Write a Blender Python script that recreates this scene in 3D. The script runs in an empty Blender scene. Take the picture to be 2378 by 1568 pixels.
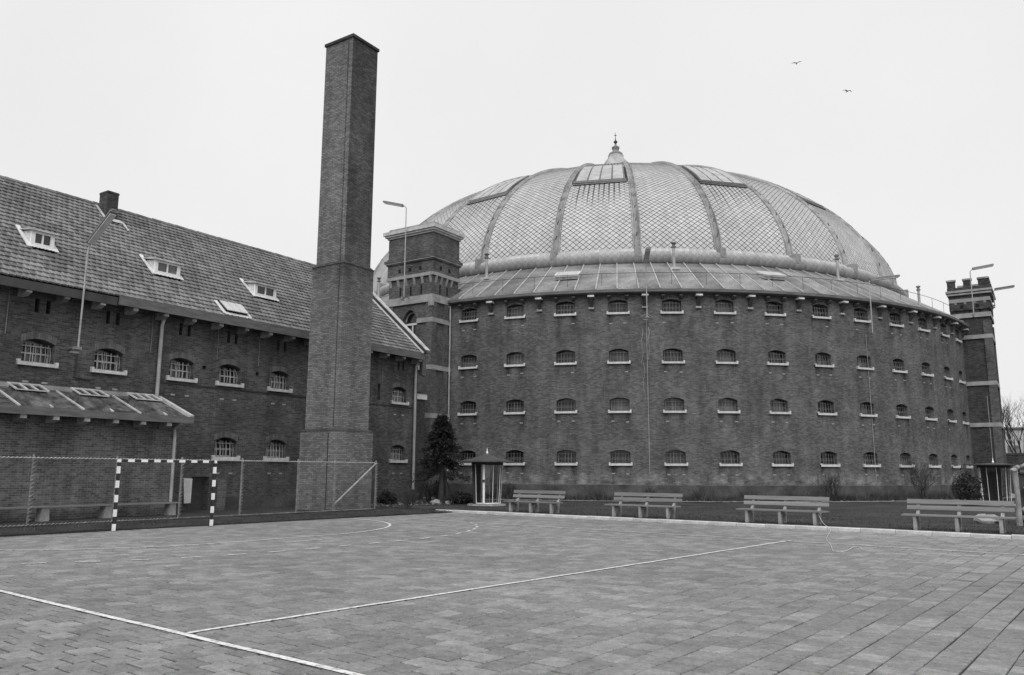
import bpy, bmesh, math, random
import numpy as np
from mathutils import Vector, Matrix
from mathutils.geometry import tessellate_polygon
random.seed(7)
rng = np.random.default_rng(7)
R_ = math.radians
scene = bpy.context.scene
COL = scene.collection

# ------------------------------------------------------------------ camera
cam_d = bpy.data.cameras.new('camera')
cam = bpy.data.objects.new('camera', cam_d)
COL.objects.link(cam)
scene.camera = cam
cam_d.sensor_width = 36.0
cam_d.lens = 36.0 * 1872.5 / 2378.0
cam_d.clip_start = 0.1
cam_d.clip_end = 2000
PITCH, ROLL, CAM_H = R_(9.393), R_(-0.273), 1.8
fw = Vector((0, math.cos(PITCH), math.sin(PITCH)))
up0 = Vector((0, -math.sin(PITCH), math.cos(PITCH)))
rt0 = Vector((1, 0, 0))
rt = math.cos(ROLL) * rt0 - math.sin(ROLL) * up0
up = math.sin(ROLL) * rt0 + math.cos(ROLL) * up0
cam.matrix_world = Matrix(((rt.x, up.x, -fw.x, 0), (rt.y, up.y, -fw.y, 0), (rt.z, up.z, -fw.z, CAM_H), (0, 0, 0, 1)))

# ------------------------------------------------------------------ light
SUN_AZ, SUN_EL = R_(186), R_(50)          # azimuth clockwise from +Y, overcast: very soft
world = bpy.data.worlds.new('World')
scene.world = world
world.use_nodes = True
wn = world.node_tree
wn.nodes.clear()
w_out = wn.nodes.new('ShaderNodeOutputWorld')
w_bg = wn.nodes.new('ShaderNodeBackground')
w_sky = wn.nodes.new('ShaderNodeTexSky')
w_sky.sky_type = 'NISHITA'
w_sky.sun_disc = False
w_sky.sun_elevation = SUN_EL
w_sky.sun_rotation = SUN_AZ
w_sky.dust_density = 4.0
w_bw = wn.nodes.new('ShaderNodeRGBToBW')
w_mix = wn.nodes.new('ShaderNodeMix')
w_mix.data_type = 'RGBA'
w_mix.inputs[0].default_value = 0.95       # heavy even cloud over the clear sky
w_mix.inputs[7].default_value = (6.3, 6.3, 6.3, 1)
w_bg.inputs[1].default_value = 0.1
wn.links.new(w_sky.outputs[0], w_bw.inputs[0])
w_co = wn.nodes.new('ShaderNodeTexCoord')
w_ns = wn.nodes.new('ShaderNodeTexNoise'); w_ns.inputs['Scale'].default_value = 2.2; w_ns.inputs['Detail'].default_value = 6
w_mr = wn.nodes.new('ShaderNodeMapRange')
for i_, v_ in ((1, .3), (2, .7), (3, 5.95), (4, 6.5)): w_mr.inputs[i_].default_value = v_
wn.links.new(w_co.outputs['Generated'], w_ns.inputs['Vector'])
wn.links.new(w_ns.outputs['Fac'], w_mr.inputs[0])
wn.links.new(w_mr.outputs[0], w_mix.inputs[7])              # faint thickening and thinning of the cloud
wn.links.new(w_bw.outputs[0], w_mix.inputs[6])
wn.links.new(w_mix.outputs[2], w_bg.inputs[0])
wn.links.new(w_bg.outputs[0], w_out.inputs[0])

sun_d = bpy.data.lights.new('sun', 'SUN')
sun_d.energy = 1.5
sun_d.angle = R_(50)
sun_d.color = (1, 1, 1)
sun = bpy.data.objects.new('sun', sun_d)
COL.objects.link(sun)
sdir = Vector((math.sin(SUN_AZ) * math.cos(SUN_EL), math.cos(SUN_AZ) * math.cos(SUN_EL), math.sin(SUN_EL)))
sun.rotation_euler = sdir.to_track_quat('Z', 'Y').to_euler()
sun.location = (20, -30, 60)

vs = scene.view_settings
vs.view_transform = 'Standard'
vs.look = 'None'
vs.exposure = 0.5
vs.gamma = 1.0
vs.use_curve_mapping = False

# ------------------------------------------------------------------ frames
AZ = R_(33.5)
TT = Vector((math.sin(AZ), math.cos(AZ), 0))        # along the cell block
NN = Vector((-math.cos(AZ), math.sin(AZ), 0))       # away from the court
BROT = math.pi / 2 - AZ
def bf(s, y, z=0.0):                                # cell block frame (y=0 is its wall)
    return TT * s + NN * (30 + y) + Vector((0, 0, z))
CEN = Vector((10.615, 79.016, 0))                   # rotunda centre
RR = 30.0
def pol(phi, r, z):                                 # rotunda local; phi from -Y, in degrees
    a = R_(phi)
    return Vector((r * math.sin(a), -r * math.cos(a), z))
GZ = 0.10                                           # level of the lawn and verges

# ------------------------------------------------------------------ mesh helpers
class MB:
    def __init__(s):
        s.v = []; s.f = []
    def add(s, vs_, fs_):
        b = len(s.v)
        s.v += [tuple(p) for p in vs_]
        s.f += [tuple(i + b for i in f) for f in fs_]
        return s
    def box(s, x0, x1, y0, y1, z0, z1):
        return s.add([(x0, y0, z0), (x1, y0, z0), (x1, y1, z0), (x0, y1, z0), (x0, y0, z1), (x1, y0, z1), (x1, y1, z1), (x0, y1, z1)],
                     [(3, 2, 1, 0), (4, 5, 6, 7), (0, 1, 5, 4), (1, 2, 6, 5), (2, 3, 7, 6), (3, 0, 4, 7)])
    def hexa(s, p):                                 # 8 corners like box order
        return s.add(p, [(3, 2, 1, 0), (4, 5, 6, 7), (0, 1, 5, 4), (1, 2, 6, 5), (2, 3, 7, 6), (3, 0, 4, 7)])
    def beam(s, a, b, w, h, upv=(0, 0, 1)):
        a = Vector(a); b = Vector(b); d = (b - a).normalized(); u = Vector(upv)
        x = d.cross(u)
        if x.length < 1e-5: x = d.cross(Vector((0, 1, 0)))
        x.normalize(); u = x.cross(d)
        x = x * w / 2; u = u * h / 2
        return s.hexa([a - x - u, a + x - u, b + x - u, b - x - u, a - x + u, a + x + u, b + x + u, b - x + u])
    def tube(s, pts, r, n=8, cap=True):
        pts = [Vector(p) for p in pts]
        k = len(pts)
        rs = r if isinstance(r, (list, tuple)) else [r] * k
        base = len(s.v)
        prev = None
        for i, p in enumerate(pts):
            d = (pts[min(i + 1, k - 1)] - pts[max(i - 1, 0)])
            if d.length < 1e-9: d = Vector((0, 0, 1))
            d.normalize()
            if prev is None:
                x = d.cross(Vector((0, 0, 1)))
                if x.length < 1e-3: x = Vector((1, 0, 0))
            else:
                x = prev - d * prev.dot(d)
            x.normalize(); prev = x
            y = d.cross(x)
            for j in range(n):
                a = 2 * math.pi * j / n
                q = p + (x * math.cos(a) + y * math.sin(a)) * rs[i]
                s.v.append(tuple(q))
        for i in range(k - 1):
            for j in range(n):
                a = base + i * n + j; b = base + i * n + (j + 1) % n
                s.f.append((a, b, b + n, a + n))
        if cap:
            s.f.append(tuple(base + j for j in range(n))[::-1])
            s.f.append(tuple(base + (k - 1) * n + j for j in range(n)))
        return s
    def lathe(s, prof, n=48, a0=0.0, a1=360.0, c=(0, 0)):
        full = abs(a1 - a0 - 360) < 1e-6
        m = n if full else n + 1
        base = len(s.v)
        for i in range(m):
            a = R_(a0 + (a1 - a0) * i / n)
            for (r, z) in prof:
                s.v.append((c[0] + r * math.sin(a), c[1] - r * math.cos(a), z))
        k = len(prof)
        for i in range(n):
            i2 = (i + 1) % m
            for j in range(k - 1):
                s.f.append((base + i * k + j, base + i2 * k + j, base + i2 * k + j + 1, base + i * k + j + 1))
        return s
    def prism(s, poly, axis, c0, c1):
        # poly: 2D points; axis 'x': points are (y,z); 'y': (x,z); 'z': (x,y)
        def P(p, c):
            if axis == 'x': return (c, p[0], p[1])
            if axis == 'y': return (p[0], c, p[1])
            return (p[0], p[1], c)
        k = len(poly)
        vs_ = [P(p, c0) for p in poly] + [P(p, c1) for p in poly]
        fs_ = [tuple(range(k))[::-1], tuple(range(k, 2 * k))]
        for i in range(k):
            j = (i + 1) % k
            fs_.append((i, j, j + k, i + k))
        return s.add(vs_, fs_)
    def wall(s, outer, holes, mapf, depth, extra=None):
        loops = [outer] + holes
        tris = tessellate_polygon([[Vector((p[0], p[1], 0)) for p in l] for l in loops])
        flat = [p for l in loops for p in l]
        b = len(s.v)
        s.v += [tuple(mapf(p[0], p[1], 0.0)) for p in flat]
        s.f += [tuple(b + i for i in t) for t in tris]
        for h in holes:
            k = len(h)
            b = len(s.v)
            s.v += [tuple(mapf(p[0], p[1], 0.0)) for p in h] + [tuple(mapf(p[0], p[1], depth)) for p in h]
            for i in range(k):
                j = (i + 1) % k
                s.f.append((b + i, b + j, b + j + k, b + i + k))
        return s

OFF = {}
def obj(name, mb, mat, parent=None, loc=None, rot=None, smooth=False, kind=None):
    me = bpy.data.meshes.new(name)
    off = OFF.get(parent.name, (0, 0, 0)) if parent is not None else (0, 0, 0)
    vsx = [(v[0] - off[0], v[1] - off[1], v[2] - off[2]) for v in mb.v] if any(off) else mb.v
    me.from_pydata(vsx, [], mb.f)
    bm = bmesh.new(); bm.from_mesh(me)
    bmesh.ops.recalc_face_normals(bm, faces=bm.faces)
    bm.to_mesh(me); bm.free()
    if smooth:
        me.polygons.foreach_set('use_smooth', [True] * len(me.polygons))
        try: me.set_sharp_from_angle(angle=R_(40))
        except Exception: pass
    for m in (mat if isinstance(mat, (list, tuple)) else [mat]):
        me.materials.append(m)
    o = bpy.data.objects.new(name, me)
    COL.objects.link(o)
    if parent is not None:
        o.parent = parent
        OFF[o.name] = off
    if loc is not None: o.location = loc
    if rot is not None: o.rotation_euler = rot
    if kind: o['kind'] = kind
    return o
def raw(name, V, F, mat, parent=None, kind=None):
    me = bpy.data.meshes.new(name)
    me.from_pydata(V, [], F)
    me.materials.append(mat)
    o = bpy.data.objects.new(name, me)
    COL.objects.link(o)
    if parent is not None: o.parent = parent
    if kind: o['kind'] = kind
    return o
def inst(src, name, parent, loc=None, rot=None, mat=None):     # a copy sharing the mesh
    o = bpy.data.objects.new(name, src.data if hasattr(src, 'data') else src)
    COL.objects.link(o)
    if parent is not None:
        o.parent = parent
        OFF[o.name] = OFF.get(parent.name, (0, 0, 0))
    if loc is not None: o.location = loc
    if rot is not None: o.rotation_euler = rot
    if mat is not None: o.matrix_local = mat
    return o
def mesh_of(mb, name, mat, smooth=False):
    me = bpy.data.meshes.new(name)
    me.from_pydata(mb.v, [], mb.f)
    bm = bmesh.new(); bm.from_mesh(me)
    bmesh.ops.recalc_face_normals(bm, faces=bm.faces)
    bm.to_mesh(me); bm.free()
    if smooth:
        me.polygons.foreach_set('use_smooth', [True] * len(me.polygons))
        try: me.set_sharp_from_angle(angle=R_(40))
        except Exception: pass
    me.materials.append(mat)
    return me
def tag(o, label, cat, group=None):
    o['label'] = label; o['category'] = cat
    if group: o['group'] = group
    return o
def thing(name, label, cat, loc=(0, 0, 0), rotz=0.0, group=None, off=None):
    o = bpy.data.objects.new(name, None)
    COL.objects.link(o)
    o.location = loc; o.rotation_euler = (0, 0, rotz)
    o.empty_display_size = 0.3
    tag(o, label, cat, group)
    if off: OFF[o.name] = off
    return o
def struct(o):
    o['kind'] = 'structure'
    return o
def copy_tree(o, parent=None):
    c = o.copy(); COL.objects.link(c); c.parent = parent
    for ch in list(o.children): copy_tree(ch, c)
    return c

# ------------------------------------------------------------------ materials
class NT:
    def __init__(s, name):
        s.m = bpy.data.materials.new(name)
        s.m.use_nodes = True
        s.t = s.m.node_tree
        s.t.nodes.clear()
        s.out = s.t.nodes.new('ShaderNodeOutputMaterial')
        s.b = s.t.nodes.new('ShaderNodeBsdfPrincipled')
        s.t.links.new(s.b.outputs[0], s.out.inputs[0])
    def n(s, typ, **kw):
        x = s.t.nodes.new(typ)
        for k, v in kw.items(): setattr(x, k, v)
        return x
    def l(s, a, b): s.t.links.new(a, b)
    def val(s, x, sock):
        if isinstance(x, (int, float)): sock.default_value = x
        else: s.l(x, sock)
    def math(s, op, a, b=0.0, c=None, clamp=False):
        x = s.n('ShaderNodeMath', operation=op, use_clamp=clamp)
        s.val(a, x.inputs[0]); s.val(b, x.inputs[1])
        if c is not None: s.val(c, x.inputs[2])
        return x.outputs[0]
    def noise(s, vec, scale, detail=3.0, rough=0.55, out='Fac'):
        x = s.n('ShaderNodeTexNoise')
        x.inputs['Scale'].default_value = scale
        x.inputs['Detail'].default_value = detail
        x.inputs['Roughness'].default_value = rough
        if vec is not None: s.l(vec, x.inputs['Vector'])
        return x.outputs[out]
    def ramp(s, fac, lo, hi, a, b):                    # map lo..hi to a..b clamped
        x = s.n('ShaderNodeMapRange')
        s.val(fac, x.inputs[0])
        x.inputs[1].default_value = lo; x.inputs[2].default_value = hi
        x.inputs[3].default_value = a; x.inputs[4].default_value = b
        return x.outputs[0]
    def comb(s, x, y, z):
        c = s.n('ShaderNodeCombineXYZ')
        s.val(x, c.inputs[0]); s.val(y, c.inputs[1]); s.val(z, c.inputs[2])
        return c.outputs[0]
    def obj(s, ob=None, what='Object'):
        c = s.n('ShaderNodeTexCoord')
        if ob is not None: c.object = ob
        return c.outputs[what]
    def sep(s, vec):
        c = s.n('ShaderNodeSeparateXYZ'); s.l(vec, c.inputs[0])
        return c.outputs
    def rand(s):                                       # per object + per island
        oi = s.n('ShaderNodeObjectInfo').outputs['Random']
        gi = s.n('ShaderNodeNewGeometry').outputs['Random Per Island']
        return s.math('FRACT', s.math('ADD', oi, gi))
    def finish(s, value, rough=0.85, spec=0.3, bump=None, dist=0.01, metal=0.0):
        g = s.n('ShaderNodeCombineColor')
        for i in range(3): s.val(value, g.inputs[i])
        s.l(g.outputs[0], s.b.inputs['Base Color'])
        s.val(rough, s.b.inputs['Roughness'])
        s.b.inputs['Specular IOR Level'].default_value = spec
        s.b.inputs['Metallic'].default_value = metal
        if bump is not None:
            bn = s.n('ShaderNodeBump')
            bn.inputs['Distance'].default_value = dist
            bn.inputs['Strength'].default_value = 1.0
            s.l(bump, bn.inputs['Height'])
            s.l(bn.outputs[0], s.b.inputs['Normal'])
        return s.m

def plain(name, v, rough=0.8, amt=0.25, scale=3.0, fine=0.12, fscale=40.0, rnd=0.0, spec=0.3, metal=0.0, bump=0.0, stretch=None):
    t = NT(name)
    co = t.obj()
    if stretch:
        mp = t.n('ShaderNodeMapping'); mp.inputs['Scale'].default_value = stretch
        t.l(co, mp.inputs[0]); co = mp.outputs[0]
    k = t.ramp(t.noise(co, scale, 4), 0.3, 0.7, 1 - amt, 1 + amt)
    f = t.noise(co, fscale, 2)
    k = t.math('MULTIPLY', k, t.ramp(f, 0.25, 0.75, 1 - fine, 1 + fine))
    if rnd:
        k = t.math('MULTIPLY', k, t.ramp(t.rand(), 0, 1, 1 - rnd, 1 + rnd))
    return t.finish(t.math('MULTIPLY', k, v), rough, spec, f if bump else None, bump, metal)

def brick_mat(name, v, mortar, round_=False, patch=0.22, streak=0.18, soot=None, bw=0.225, bh=0.075, pale=0.0, con=1.0, runs=0.0):
    t = NT(name)
    co = t.obj()
    x, y, z = t.sep(co)
    if round_:
        u = t.math('MULTIPLY', t.math('ARCTAN2', x, t.math('MULTIPLY', y, -1.0)), RR)
    else:
        nx, ny, nz = t.sep(t.obj(None, 'Normal'))
        sel = t.math('GREATER_THAN', t.math('ABSOLUTE', nx), 0.6)
        mx = t.n('ShaderNodeMix'); mx.data_type = 'FLOAT'
        t.l(sel, mx.inputs[0]); t.l(x, mx.inputs[2]); t.l(y, mx.inputs[3])
        u = mx.outputs[0]
    vec = t.comb(u, z, 0.0)
    b = t.n('ShaderNodeTexBrick')
    b.inputs['Scale'].default_value = 1.0
    b.inputs['Brick Width'].default_value = bw
    b.inputs['Row Height'].default_value = bh
    b.inputs['Mortar Size'].default_value = 0.008
    b.inputs['Mortar Smooth'].default_value = 0.25
    b.inputs['Bias'].default_value = -0.1
    b.inputs['Color1'].default_value = (v * (1 - .34 * con),) * 3 + (1,)
    b.inputs['Color2'].default_value = (v * (1 + .42 * con),) * 3 + (1,)
    b.inputs['Mortar'].default_value = (mortar,) * 3 + (1,)
    t.l(vec, b.inputs['Vector'])
    base = t.n('ShaderNodeRGBToBW'); t.l(b.outputs['Color'], base.inputs[0])
    k = t.ramp(t.noise(vec, 0.55, 5, 0.6), 0.3, 0.7, 1 - patch, 1 + patch)
    st = t.noise(t.comb(t.math('MULTIPLY', u, 1.6), t.math('MULTIPLY', z, 0.16), 3.3), 1.0, 4, 0.6)
    k = t.math('MULTIPLY', k, t.ramp(st, 0.3, 0.7, 1 - streak, 1 + streak))
    fine = t.noise(vec, 9.0, 3, 0.7)
    k = t.math('MULTIPLY', k, t.ramp(fine, 0.3, 0.7, 0.80, 1.2))
    col = t.math('MULTIPLY', base.outputs[0], k)
    if pale:                                             # lime blooming low on the wall
        m = t.math('MULTIPLY', t.ramp(z, 1.0, 1.35, 1.0, 1.0), t.ramp(t.math('ABSOLUTE', t.math('SUBTRACT', z, 1.15)), 0.0, 0.8, 1.0, 0.0))
        m = t.math('MULTIPLY', m, t.ramp(t.noise(vec, 1.1, 6, 0.75), 0.44, 0.70, 0.0, pale))
        col = t.math('ADD', col, m)
    if runs:                                             # dirty run-off below the sill ends
        deg = t.math('MULTIPLY', u, 180 / math.pi / RR)
        x_ = t.math('DIVIDE', t.math('SUBTRACT', deg, -26.61 - 63.05), 6.305)
        d_ = t.math('MULTIPLY', t.math('ABSOLUTE', t.math('SUBTRACT', t.math('FRACT', t.math('ADD', x_, 0.5)), 0.5)), 3.3)
        zf = t.math('FRACT', t.math('DIVIDE', t.math('SUBTRACT', z, 2.163 - 31.0), 3.1))
        dep = t.math('MULTIPLY', t.math('SUBTRACT', 1.0, zf), 3.1)
        nz_ = t.noise(t.comb(t.math('MULTIPLY', u, 2.3), t.math('MULTIPLY', z, 0.3), 9.0), 1.0, 3, 0.6)
        m_ = t.math('MULTIPLY', t.ramp(dep, 0.1, 1.5, 1.0, 0.0), t.ramp(t.math('ABSOLUTE', t.math('SUBTRACT', d_, 0.5)), 0.05, 0.32, 1.0, 0.0))
        m_ = t.math('MULTIPLY', m_, t.ramp(nz_, 0.38, 0.62, 0.0, runs))
        col = t.math('MULTIPLY', col, t.math('SUBTRACT', 1.0, m_))
    if soot is not None:
        col = t.math('MULTIPLY', col, soot(t, u, z))
    fac = t.math('SUBTRACT', 1.0, b.outputs['Fac'])
    h = t.math('ADD', fac, t.math('MULTIPLY', fine, 0.3))
    return t.finish(col, 0.92, 0.15, h, 0.012)

M = {}
M['brick_rotunda'] = brick_mat('rotunda_brick', 0.118, 0.145, True, patch=0.26, streak=0.22, pale=0.2, con=0.9, runs=0.65)
M['brick_block'] = brick_mat('block_brick', 0.082, 0.125, patch=0.32, streak=0.25)
M['brick_annex'] = brick_mat('annex_brick', 0.10, 0.19, patch=0.35, streak=0.35)
M['brick_tower'] = brick_mat('tower_brick', 0.105, 0.14)
M['brick_dark'] = brick_mat('dark_tower_brick', 0.062, 0.075)
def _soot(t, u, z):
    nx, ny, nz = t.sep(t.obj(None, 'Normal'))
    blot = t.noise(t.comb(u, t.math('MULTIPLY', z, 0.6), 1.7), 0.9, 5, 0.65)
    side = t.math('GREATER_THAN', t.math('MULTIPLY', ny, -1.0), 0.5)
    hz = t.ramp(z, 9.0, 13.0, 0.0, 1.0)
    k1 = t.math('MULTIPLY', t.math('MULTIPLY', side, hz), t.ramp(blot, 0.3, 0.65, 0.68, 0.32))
    # darker ring with a ragged lower edge below the upper set-off
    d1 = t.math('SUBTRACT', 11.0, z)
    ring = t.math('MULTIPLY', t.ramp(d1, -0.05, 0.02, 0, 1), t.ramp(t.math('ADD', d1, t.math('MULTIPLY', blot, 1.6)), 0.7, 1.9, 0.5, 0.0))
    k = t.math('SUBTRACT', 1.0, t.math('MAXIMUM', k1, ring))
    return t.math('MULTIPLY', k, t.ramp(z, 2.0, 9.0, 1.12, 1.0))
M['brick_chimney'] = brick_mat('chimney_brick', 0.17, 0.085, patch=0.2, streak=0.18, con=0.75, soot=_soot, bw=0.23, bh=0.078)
M['stone_band'] = plain('band_stone', 0.29, 0.85, 0.25, 2.0)
M['stone_pale'] = plain('pale_stone', 0.46, 0.8, 0.25, 2.5)
M['sill'] = plain('sill_paint', 0.52, 0.7, 0.25, 4.0, rnd=0.1)
M['white'] = plain('white_paint', 0.62, 0.6, 0.15, 3.0)
M['white_bright'] = plain('bright_white_paint', 0.80, 0.55, 0.06, 5.0)
M['frame_white'] = plain('window_paint', 0.36, 0.6, 0.2, 5.0, rnd=0.25)
M['iron'] = plain('weathered_iron', 0.17, 0.6, 0.25, 6.0, rnd=0.3)
M['iron_dark'] = plain('dark_iron', 0.045, 0.6, 0.25, 6.0)
M['black'] = plain('black_paint', 0.03, 0.5, 0.2, 6.0)
M['recess'] = plain('dark_recess', 0.012, 0.9)
M['galv'] = plain('galvanised_steel', 0.36, 0.55, 0.25, 5.0, stretch=(1, 1, .3))
M['post_metal'] = plain('dull_post_metal', 0.20, 0.6, 0.4, 4.0, 0.3, 20, rnd=0.15)
M['galv_dark'] = plain('dull_galvanised_wire', 0.10, 0.6, 0.2, 5.0)
M['bracket'] = plain('bracket_paint', 0.28, 0.8, 0.35, 3.0, rnd=0.3)
M['frame_grey'] = plain('grey_window_paint', 0.12, 0.6, 0.2, 5.0, rnd=0.4)
M['timber_grey'] = plain('weathered_fascia', 0.125, 0.85, 0.3, 1.5, stretch=(1, 1, 5))
M['timber_dark'] = plain('dark_fascia', 0.06, 0.85, 0.3, 1.5)
M['bench_wood'] = plain('bench_plank', 0.19, 0.8, 0.22, 2.0, stretch=(.4, 6, 6), rnd=0.15)
M['concrete'] = plain('concrete', 0.26, 0.9, 0.3, 4.0, 0.2, 30)
M['kerb'] = plain('kerb_concrete', 0.5, 0.9, 0.25, 2.0, 0.2, 30, rnd=0.1)
M['lead'] = plain('lead_flashing', 0.45, 0.7, 0.3, 3.0)
M['bark'] = plain('bark', 0.055, 0.95, 0.3, 6.0)
M['twig'] = plain('bare_twig', 0.045, 0.95, 0.3, 6.0)
M['needle'] = plain('conifer_needles', 0.02, 0.8, 0.4, 2.0, rnd=0.55)
M['leafdark'] = plain('evergreen_leaves', 0.035, 0.7, 0.3, 3.0, rnd=0.5)
M['rock'] = plain('pale_rock', 0.27, 0.9, 0.4, 3.0, 0.2, 25, rnd=0.2, bump=0.02)
M['plinth'] = plain('tarred_plinth', 0.07, 0.85, 0.5, 0.9, 0.35, 14)
M['bird'] = plain('grey_feathers', 0.16, 0.8)
M['rope'] = plain('pale_cord', 0.6, 0.8)
M['roofing_felt'] = plain('roofing_felt', 0.085, 1.0, 0.75, 2.6, 0.35, 18, spec=0.05)
M['joint'] = plain('joint_sand', 0.045, 0.95, 0.3, 2.0)

def mat_slab():
    t = NT('paving_slab')
    geo = t.n('ShaderNodeNewGeometry').outputs['Position']
    r = t.rand()
    k = t.ramp(t.math('POWER', r, 1.6), 0, 1, 0.84, 1.24)
    k = t.math('MULTIPLY', k, t.ramp(t.noise(geo, 0.13, 5), 0.3, 0.7, 0.80, 1.2))
    mp = t.n('ShaderNodeMapping'); mp.inputs['Rotation'].default_value = (0, 0, R_(40)); mp.inputs['Scale'].default_value = (2.2, 7, 1)
    t.l(geo, mp.inputs[0])
    k = t.math('MULTIPLY', k, t.ramp(t.noise(mp.outputs[0], 1.0, 5, 0.65), 0.3, 0.7, 0.88, 1.12))
    k = t.math('MULTIPLY', k, t.ramp(t.noise(geo, 3.4, 4, 0.7), 0.3, 0.7, 0.79, 1.21))
    k = t.math('MULTIPLY', k, t.ramp(t.noise(geo, 15, 4, 0.8), 0.3, 0.7, 0.70, 1.3))
    k = t.math('MULTIPLY', k, t.ramp(t.noise(geo, 0.9, 6, 0.8), 0.56, 0.70, 1.0, 0.62))
    f = t.noise(geo, 60, 3, 0.7)
    k = t.math('MULTIPLY', k, t.ramp(f, 0.25, 0.75, 0.78, 1.22))
    return t.finish(t.math('MULTIPLY', k, 0.202), 0.72, 0.35, f, 0.004)
M['slab'] = mat_slab()
def mat_paint():
    t = NT('court_paint')
    geo = t.n('ShaderNodeNewGeometry').outputs['Position']
    m = t.ramp(t.noise(geo, 14, 4, 0.7), 0.35, 0.52, 0.0, 1.0)
    f = t.noise(geo, 1.1, 2)
    m = t.math('MULTIPLY', m, t.ramp(f, 0.3, 0.6, 0.75, 1.0))
    return t.finish(t.ramp(m, 0, 1, 0.30, 0.72), 0.75, 0.3)
M['paint'] = mat_paint()
def mat_paint_worn():
    t = NT('worn_court_paint')
    geo = t.n('ShaderNodeNewGeometry').outputs['Position']
    m = t.ramp(t.noise(geo, 9, 5, 0.7), 0.38, 0.66, 0.0, 1.0)
    return t.finish(t.ramp(m, 0, 1, 0.34, 0.66), 0.8, 0.3)
M['paint_worn'] = mat_paint_worn()
def mat_grass():
    t = NT('winter_lawn')
    geo = t.n('ShaderNodeNewGeometry').outputs['Position']
    k = t.ramp(t.noise(geo, 0.5, 5, 0.65), 0.3, 0.7, 0.65, 1.35)
    f = t.noise(geo, 12, 4, 0.75)
    k = t.math('MULTIPLY', k, t.ramp(f, 0.25, 0.75, 0.55, 1.45))
    return t.finish(t.math('MULTIPLY', k, 0.058), 0.95, 0.1, f, 0.05)
M['grass'] = mat_grass()
M['blade'] = plain('grass_blades', 0.06, 0.8, 0.3, 1.0, rnd=0.45)
M['litter'] = plain('dead_leaves', 0.2, 0.9, 0.3, 1.0, rnd=0.5)
def mat_soil():
    t = NT('verge_soil')
    geo = t.n('ShaderNodeNewGeometry').outputs['Position']
    k = t.ramp(t.noise(geo, 0.8, 5, 0.65), 0.3, 0.7, 0.6, 1.4)
    f = t.noise(geo, 15, 4, 0.75)
    k = t.math('MULTIPLY', k, t.ramp(f, 0.25, 0.75, 0.6, 1.4))
    return t.finish(t.math('MULTIPLY', k, 0.05), 0.95, 0.1, f, 0.05)
M['soil'] = mat_soil()
def mat_tile():
    t = NT('roof_tile')
    k = t.ramp(t.rand(), 0, 1, 0.68, 1.32)
    geo = t.n('ShaderNodeNewGeometry').outputs['Position']
    k = t.math('MULTIPLY', k, t.ramp(t.noise(geo, 0.5, 4), 0.3, 0.7, 0.8, 1.2))
    k = t.math('MULTIPLY', k, t.ramp(t.noise(geo, 30, 3), 0.3, 0.7, 0.85, 1.15))
    return t.finish(t.math('MULTIPLY', k, 0.16), 0.75, 0.3)
M['tile'] = mat_tile()
M['under'] = plain('roof_boarding', 0.03, 0.95)
def mat_glass(name, v):
    t = NT(name)
    r = t.n('ShaderNodeObjectInfo').outputs['Random']
    co = t.obj()
    k = t.ramp(t.noise(co, 2.0, 2), 0.35, 0.65, 0.6, 1.4)
    base = t.ramp(r, 0.45, 0.95, v, v * 4.5)
    return t.finish(t.math('MULTIPLY', base, k), 0.12, 0.5)
M['glass'] = mat_glass('window_glass', 0.03)
M['glass_pale'] = plain('wired_roof_glass', 0.50, 0.35, 0.1, 2.0, spec=0.5)
M['glass_booth'] = None
def mat_boothglass():
    t = NT('booth_glass')
    tr = t.n('ShaderNodeBsdfTransparent'); gl = t.n('ShaderNodeBsdfGlossy'); mx = t.n('ShaderNodeMixShader')
    tr.inputs[0].default_value = (0.75, 0.75, 0.75, 1)
    gl.inputs['Roughness'].default_value = 0.05
    mx.inputs[0].default_value = 0.08
    t.l(tr.outputs[0], mx.inputs[1]); t.l(gl.outputs[0], mx.inputs[2]); t.l(mx.outputs[0], t.out.inputs[0])
    return t.m
M['glass_booth'] = mat_boothglass()

# ------------------------------------------------------------------ ground, court
CA = R_(51.8)
CE = Vector((math.cos(CA), math.sin(CA), 0)); CF = Vector((CE.y, -CE.x, 0))
def cf(p, q, z=0.0): return CE * p + CF * q + Vector((0, 0, z))
PK, QE = 26.7, -24.2
def sheet(name, pts, z, mat):
    return struct(obj(name, MB().add([(p[0], p[1], z) for p in pts], [tuple(range(len(pts)))]), mat))
sheet('ground', [(-900, -500), (900, -500), (900, 1200), (-900, 1200)], -0.12, M['soil'])
sheet('court_bed', [cf(-14, QE), cf(PK, QE), cf(PK, 26), cf(-14, 26)], -0.022, M['joint'])
def lawn_grid(name, pts_fn, nu, nv, mat, amp):
    V = []; F = []
    for i in range(nu + 1):
        for j in range(nv + 1):
            p = pts_fn(i / nu, j / nv)
            V.append((p.x, p.y, p.z + random.uniform(-amp, amp)))
    for i in range(nu):
        for j in range(nv):
            a = i * (nv + 1) + j
            F.append((a, a + 1, a + nv + 2, a + nv + 1))
    mb = MB(); mb.v = V; mb.f = F
    o = struct(obj(name, mb, mat, smooth=True))
    return o
lawn_grid('lawn', lambda a, b: cf(PK + 0.16 + (a ** 1.6) * 90, -70 + 170 * b, GZ - (0.02 if a == 0 else 0.0)), 40, 120, M['grass'], 0.018)
lawn_grid('verge', lambda a, b: cf(-18 + (PK + 17.8) * b, QE - 0.10 - a * 22, GZ if a > 0 else 0.045), 18, 60, M['soil'], 0.015)
mbv = MB()                                            # timber edging between verge and court
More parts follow.
